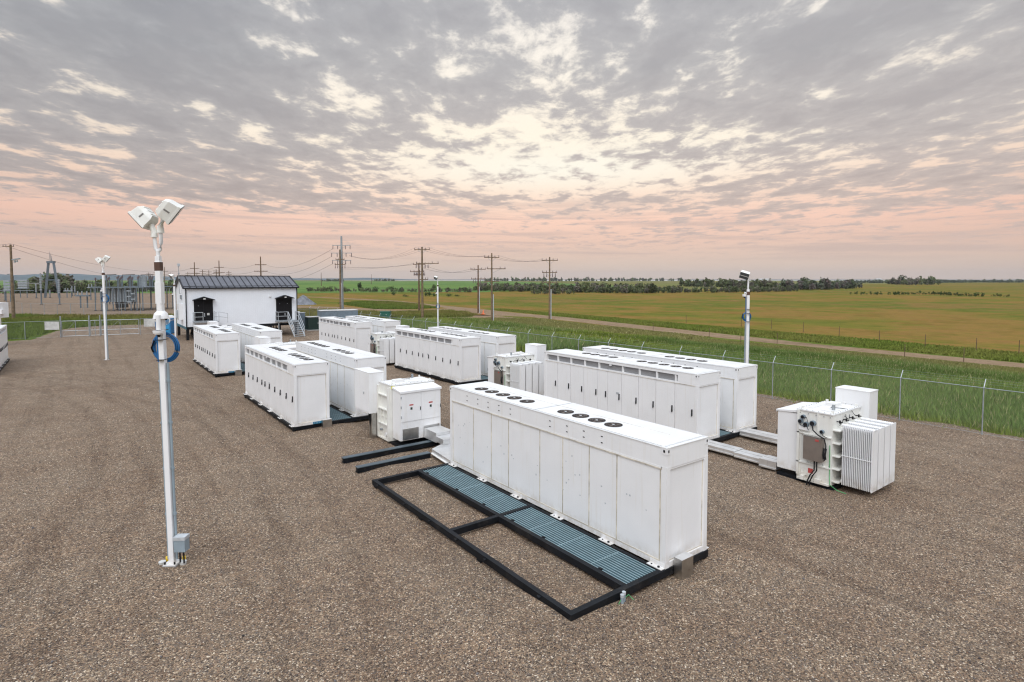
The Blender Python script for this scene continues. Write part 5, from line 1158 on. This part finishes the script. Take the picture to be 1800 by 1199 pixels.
for k, (x, y, h, l) in enumerate(((142, 541, 3.0, 'low grey switch support left of the distant lamp pole'), (160, 527, 4.2, 'small switch frame left of the platform'), (118, 523, 2.6, 'small pale kiosk with bent frame right of the gantry'))):
    o = at(x, y); t = thing('switch_support', l, 'switch', (o.x, o.y, -.1), 0, SG); m = MB(); m.bar(UP * 0, UP * h, .3, .3, SUBST); m.bar(E1 * .9 + E2, E1 * .9 + E2 + UP * h, .3, .3, SUBST); m.build('leg', t)
    m = MB(); m.bar(E1 * -1 + UP * h, E1 * 2.2 + UP * h, .7, .35, SUBLT if k else SUBST); m.build('beam', t)
    m = MB()
    for s in (-.6, .4, 1.6): m.tube([E1 * s + UP * h, E1 * s + UP * (h + 1.1)], .16, SUBLT, 8)
    m.build('insulator', t)
o = at(26.5, 556); sl = thing('street_lamp', 'thin grey street lamp beside the tan wooden pole', 'street lamp', (o.x, o.y, -.1)); m = MB(); m.tube([UP * 0, UP * 7.5, UP * 7.8 - E1 * .3, UP * 7.9 - E1 * .7], .07, SUBST, 8); m.build('pole', sl); m = MB(); m.bar(UP * 7.88 - E1 * .6, UP * 7.84 - E1 * 1.1, .25, .12, SUBST); m.build('lamp_head', sl)
fence('thin chain-link fence along the near edge of the substation yard', [(-50, 167), (-13.5, 155.5), (-7.5, 143.8), (.6, 135.8), (12.1, 127.6), (17.3, 130.6), (40.4, 185)], 2.2, 0, .04)
fence('thin chain-link fence along the far edge of the substation yard', [(45, 290), (31.5, 327), (3, 377), (-31, 384), (-118, 401)], 2.4, 0, .09)

# field fence posts along the road
for i, (x, y) in enumerate(((1206, 567), (1303, 573), (1356, 577), (1412, 583), (1475, 592), (1545.5, 601), (1626, 609.5), (1716, 617), (1791, 622))):
    p = at(x, y); m = MB(); m.tube([(0, 0, -.1), (.03, 0, 1.25)], [.035, .03], WOODD, 7)
    tag(m.build('fence_post', None, (p.x, p.y, 0)), ('leftmost weathered post', 'second post', 'third post', 'fourth post', 'fifth post', 'sixth post', 'seventh post', 'eighth post', 'post nearest the right edge')[i] + ' beyond the dirt road, counted from the left', 'fence post', 'field fence posts beyond the road')
for i, (x, y) in enumerate(((1148, 582), (1246.5, 594), (1302, 601), (1366, 603), (1590, 627), (1694, 634.5))):
    p = at(x, y); m = MB(); m.tube([(0, 0, -.1), (.02, 0, 1.1)], [.032, .028], WOODD, 7)
    tag(m.build('marker_post', None, (p.x, p.y, 0)), ('leftmost thin post', 'second thin post', 'thin post just left of the lamp pole', 'thin post right of the lamp pole', 'next to last thin post', 'last thin post')[i] + ' on the near side of the road', 'fence post', 'thin posts on the near road edge')

# far white sheds on the horizon
for i, (px, d, w, h, l) in enumerate(((1345, 3000, 60, 7, 'pale long building on the horizon right of the lamp pole'), (1545, 3300, 30, 8, 'small pale building on the horizon above the right meadow'), (925, 2600, 70, 6, 'pale building on the horizon left of the right-most pole'))):
    c = lat(px, d, 0); t = thing('distant_building', l, 'building', tuple(c), -YAW, 'pale buildings on the horizon'); m = MB(); m.box(-w / 2, w / 2, 0, 30, -1, h, CONC); m.build('wall', t); m = MB(); m.hexa([(-w / 2, 0, h), (w / 2, 0, h), (w / 2, 30, h), (-w / 2, 30, h)], [(-w / 2, 13, h + 3), (w / 2, 13, h + 3), (w / 2, 17, h + 3), (-w / 2, 17, h + 3)], GALVL); m.build('roof', t)

# ------------------------------------------------------------------ haze
hm = bpy.data.materials.new('haze_air'); hm.use_nodes = True; nt = hm.node_tree; nt.nodes.clear()
out = nt.nodes.new('ShaderNodeOutputMaterial'); pv = nt.nodes.new('ShaderNodeVolumePrincipled'); pv.inputs['Density'].default_value = 6e-5; pv.inputs['Color'].default_value = (.74, .80, .88, 1); pv.inputs['Anisotropy'].default_value = 0.2
nt.links.new(pv.outputs[0], out.inputs['Volume'])
bm = bmesh.new(); bmesh.ops.create_cone(bm, cap_ends=True, segments=64, radius1=8600, radius2=8600, depth=111.5); bmesh.ops.translate(bm, verts=bm.verts, vec=(0, 0, 54.25)); bmesh.ops.recalc_face_normals(bm, faces=bm.faces[:])
me = bpy.data.meshes.new('haze'); bm.to_mesh(me); bm.free(); me.materials.append(hm); hz = bpy.data.objects.new('haze', me); COL.objects.link(hz); hz['kind'] = 'stuff'; hz['label'] = 'thin evening haze over the plain'

# ------------------------------------------------------------------ sky
SUN_EL, SUN_AZ = R(46), R(222)       # azimuth measured from +X counter-clockwise
world = bpy.data.worlds.new('World'); scene.world = world; world.use_nodes = True
t = NT(world.node_tree); world.node_tree.nodes.clear()
tc = t.add('ShaderNodeTexCoord'); nv = t.add('ShaderNodeVectorMath', operation='NORMALIZE'); t.l.new(tc.outputs['Generated'], nv.inputs[0])
sp = t.add('ShaderNodeSeparateXYZ', i_0=nv.outputs[0]); x, y, z = sp.outputs
zc = t.math('MAXIMUM', z, 0.0)
fwd = t.math('ADD', t.math('MULTIPLY', x, SY), t.math('MULTIPLY', y, CY)); rgt = t.math('SUBTRACT', t.math('MULTIPLY', x, CY), t.math('MULTIPLY', y, SY))
den = t.math('ADD', zc, .045)
u = t.math('DIVIDE', rgt, den); v = t.math('DIVIDE', fwd, den)
el = t.math('MULTIPLY', t.math('ARCSINE', z), 180 / math.pi)
az = t.math('MULTIPLY', t.math('ARCTAN2', rgt, fwd), 180 / math.pi)
def cloud(su, sv, ou, ov, detail, rough, dist, rot=0.):
    c = t.add('ShaderNodeCombineXYZ'); t.l.new(t.math('MULTIPLY_ADD', u, su, ou), c.inputs[0]); t.l.new(t.math('MULTIPLY_ADD', v, sv, ov), c.inputs[1])
    vec = c.outputs[0]
    if rot: mp = t.add('ShaderNodeMapping', i_Vector=vec); mp.inputs['Rotation'].default_value = (0, 0, rot); vec = mp.outputs[0]
    return t.add('ShaderNodeTexNoise', i_Vector=vec, i_Scale=1., i_Detail=detail, i_Roughness=rough, i_Distortion=dist).outputs[0]
n1 = cloud(2.9, 1.9, 3.9, 2.3, 12., .60, .25)
n2 = cloud(.50, .30, 8.3, 4.9, 3., .5, .2)
n3 = cloud(7.2, 4.8, 1.3, 7.7, 9., .64, .35)
n4 = cloud(15., 9.5, 5.3, 2.7, 6., .65, .3)
f = t.math('ADD', t.math('ADD', t.math('MULTIPLY', n1, .50), t.math('MULTIPLY', n2, .14)), t.math('ADD', t.math('MULTIPLY', n3, .28), t.math('MULTIPLY', n4, .08)))
def gauss(cx, cy, wx, wy):
    a = t.math('POWER', t.math('DIVIDE', t.math('SUBTRACT', az, cx), wx), 2.); b = t.math('POWER', t.math('DIVIDE', t.math('SUBTRACT', el, cy), wy), 2.)
    return t.math('EXPONENT', t.math('MULTIPLY', t.math('ADD', a, b), -1.))
glow = gauss(2, 11, 28, 9.); core = gauss(5, 10.9, 20, 2.5); wide = gauss(-2, 20, 16, 8)
th = t.math('ADD', t.math('ADD', .448, t.math('MULTIPLY', core, .060)), t.math('ADD', t.math('MULTIPLY', glow, .014), t.math('MULTIPLY', wide, .014)))
th = t.math('SUBTRACT', th, t.math('MULTIPLY', t.smooth(el, 15., 22.), .020))
lowc = t.math('SUBTRACT', 1., t.smooth(el, 4.6, 7.6)); th = t.math('ADD', th, t.math('MULTIPLY', lowc, .07))
th = t.math('SUBTRACT', th, t.math('MULTIPLY', gauss(-34, 20, 15, 9), .055)); th = t.math('SUBTRACT', th, t.math('MULTIPLY', gauss(36, 20, 14, 10), .03)); th = t.math('ADD', th, t.math('MULTIPLY', gauss(-30, 5.2, 22, 2.2), .05))
mask = t.smooth(t.math('SUBTRACT', f, th), -.040, .036)
mask = t.math('MULTIPLY', mask, t.smooth(el, 1.0, 4.5, 0, 1))
clear = t.ramp(t.math('DIVIDE', el, 30., clamp=True), [(0, S(218, 198, 184)), (.05, S(224, 200, 184)), (.12, S(236, 200, 182)), (.19, S(250, 208, 188)), (.3, S(252, 222, 200)), (.45, S(255, 242, 224)), (.7, S(255, 247, 236)), (1, S(252, 246, 240))])
side = t.smooth(t.math('ABSOLUTE', t.math('SUBTRACT', az, 3.)), 20, 50)
clear = t.mix(t.math('MULTIPLY', side, .5), clear, t.mix(1, clear, (.82, .78, .77), 'MULTIPLY'))
clear = t.mix(t.math('MULTIPLY', glow, .8, clamp=True), clear, t.mix(1, clear, (1.12, 1.12, 1.08), 'MULTIPLY'))
clear = t.mix(t.math('MULTIPLY', core, .9), clear, (1.05, 1.0, .86))
cl = t.ramp(t.math('DIVIDE', el, 30., clamp=True), [(0, S(210, 190, 180)), (.13, S(208, 186, 176)), (.25, S(204, 187, 178)), (.4, S(198, 189, 184)), (.65, S(191, 188, 187)), (1, S(181, 182, 186))])
cl = t.mix(t.math('MULTIPLY', t.smooth(az, -4., -40.), .8), cl, t.mix(1, cl, (.76, .80, .84), 'MULTIPLY'))
dens = t.math('SUBTRACT', f, th)
cl = t.mix(t.smooth(dens, -.02, .06, .55, 0), cl, clear)
cl = t.mix(t.math('MULTIPLY', t.smooth(dens, .03, .16), .8), cl, t.mix(1, cl, (.80, .80, .82), 'MULTIPLY'))
cl = t.mix(t.math('MULTIPLY', t.smooth(n3, .42, .62), .3), cl, t.mix(1, cl, (1.15, 1.13, 1.11), 'MULTIPLY'))
cs = t.add('ShaderNodeCombineXYZ'); t.l.new(t.math('MULTIPLY', az, .045), cs.inputs[0]); t.l.new(t.math('MULTIPLY_ADD', az, .012, t.math('MULTIPLY', el, 1.05)), cs.inputs[1])
n5 = t.add('ShaderNodeTexNoise', i_Vector=cs.outputs[0], i_Scale=1., i_Detail=7., i_Roughness=.58, i_Distortion=.25).outputs[0]
strk = t.math('MULTIPLY', t.smooth(n5, .47, .63), t.math('MULTIPLY', t.smooth(el, .8, 2.6), t.smooth(el, 9., 6.)))
clear = t.mix(t.math('MULTIPLY', strk, .75), clear, S(207, 184, 174))
skyc = t.mix(mask, clear, cl)
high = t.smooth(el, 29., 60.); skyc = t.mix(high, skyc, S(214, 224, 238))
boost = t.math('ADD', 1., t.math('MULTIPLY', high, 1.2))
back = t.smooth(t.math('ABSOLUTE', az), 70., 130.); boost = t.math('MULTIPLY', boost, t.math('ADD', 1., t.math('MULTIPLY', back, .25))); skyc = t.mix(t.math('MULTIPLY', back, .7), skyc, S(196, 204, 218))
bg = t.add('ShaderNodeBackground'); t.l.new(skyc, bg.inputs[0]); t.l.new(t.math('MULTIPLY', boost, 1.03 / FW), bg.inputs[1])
ns = t.add('ShaderNodeTexSky', sky_type='NISHITA', sun_disc=False, sun_elevation=SUN_EL, sun_rotation=math.pi / 2 - SUN_AZ, air_density=1., dust_density=3.)
bn = t.add('ShaderNodeBackground'); t.l.new(ns.outputs[0], bn.inputs[0]); bn.inputs[1].default_value = .05
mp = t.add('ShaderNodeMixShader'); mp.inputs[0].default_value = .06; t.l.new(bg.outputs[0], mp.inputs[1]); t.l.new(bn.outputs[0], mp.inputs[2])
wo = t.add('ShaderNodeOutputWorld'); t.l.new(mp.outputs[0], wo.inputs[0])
sun = bpy.data.lights.new('sun', 'SUN'); sun.energy = 1.05; sun.angle = R(50); sun.color = (1., .985, .96)
so = bpy.data.objects.new('sun', sun); COL.objects.link(so)
d = Vector((math.cos(SUN_EL) * math.cos(SUN_AZ), math.cos(SUN_EL) * math.sin(SUN_AZ), math.sin(SUN_EL))); so.rotation_euler = (-d).to_track_quat('-Z', 'Y').to_euler()

# ------------------------------------------------------------------ camera and render settings
cam = bpy.data.cameras.new('camera'); co = bpy.data.objects.new('camera', cam); COL.objects.link(co)
cam.sensor_width = 36; cam.lens = FPX / 1800 * 36; cam.shift_y = -(599.5 - 539.56) / 1800; cam.clip_start = .1; cam.clip_end = 40000
co.location = (0, 0, CAMZ); co.rotation_euler = (math.pi / 2 - PITCH, 0, -YAW); scene.camera = co
vs = scene.view_settings; vs.view_transform = 'Standard'; vs.look = 'None'; vs.exposure = EXPO; vs.gamma = 1
scene.cycles.filter_width = 1.2; scene.cycles.volume_bounces = 0; scene.cycles.transparent_max_bounces = 24; scene.cycles.max_bounces = 6
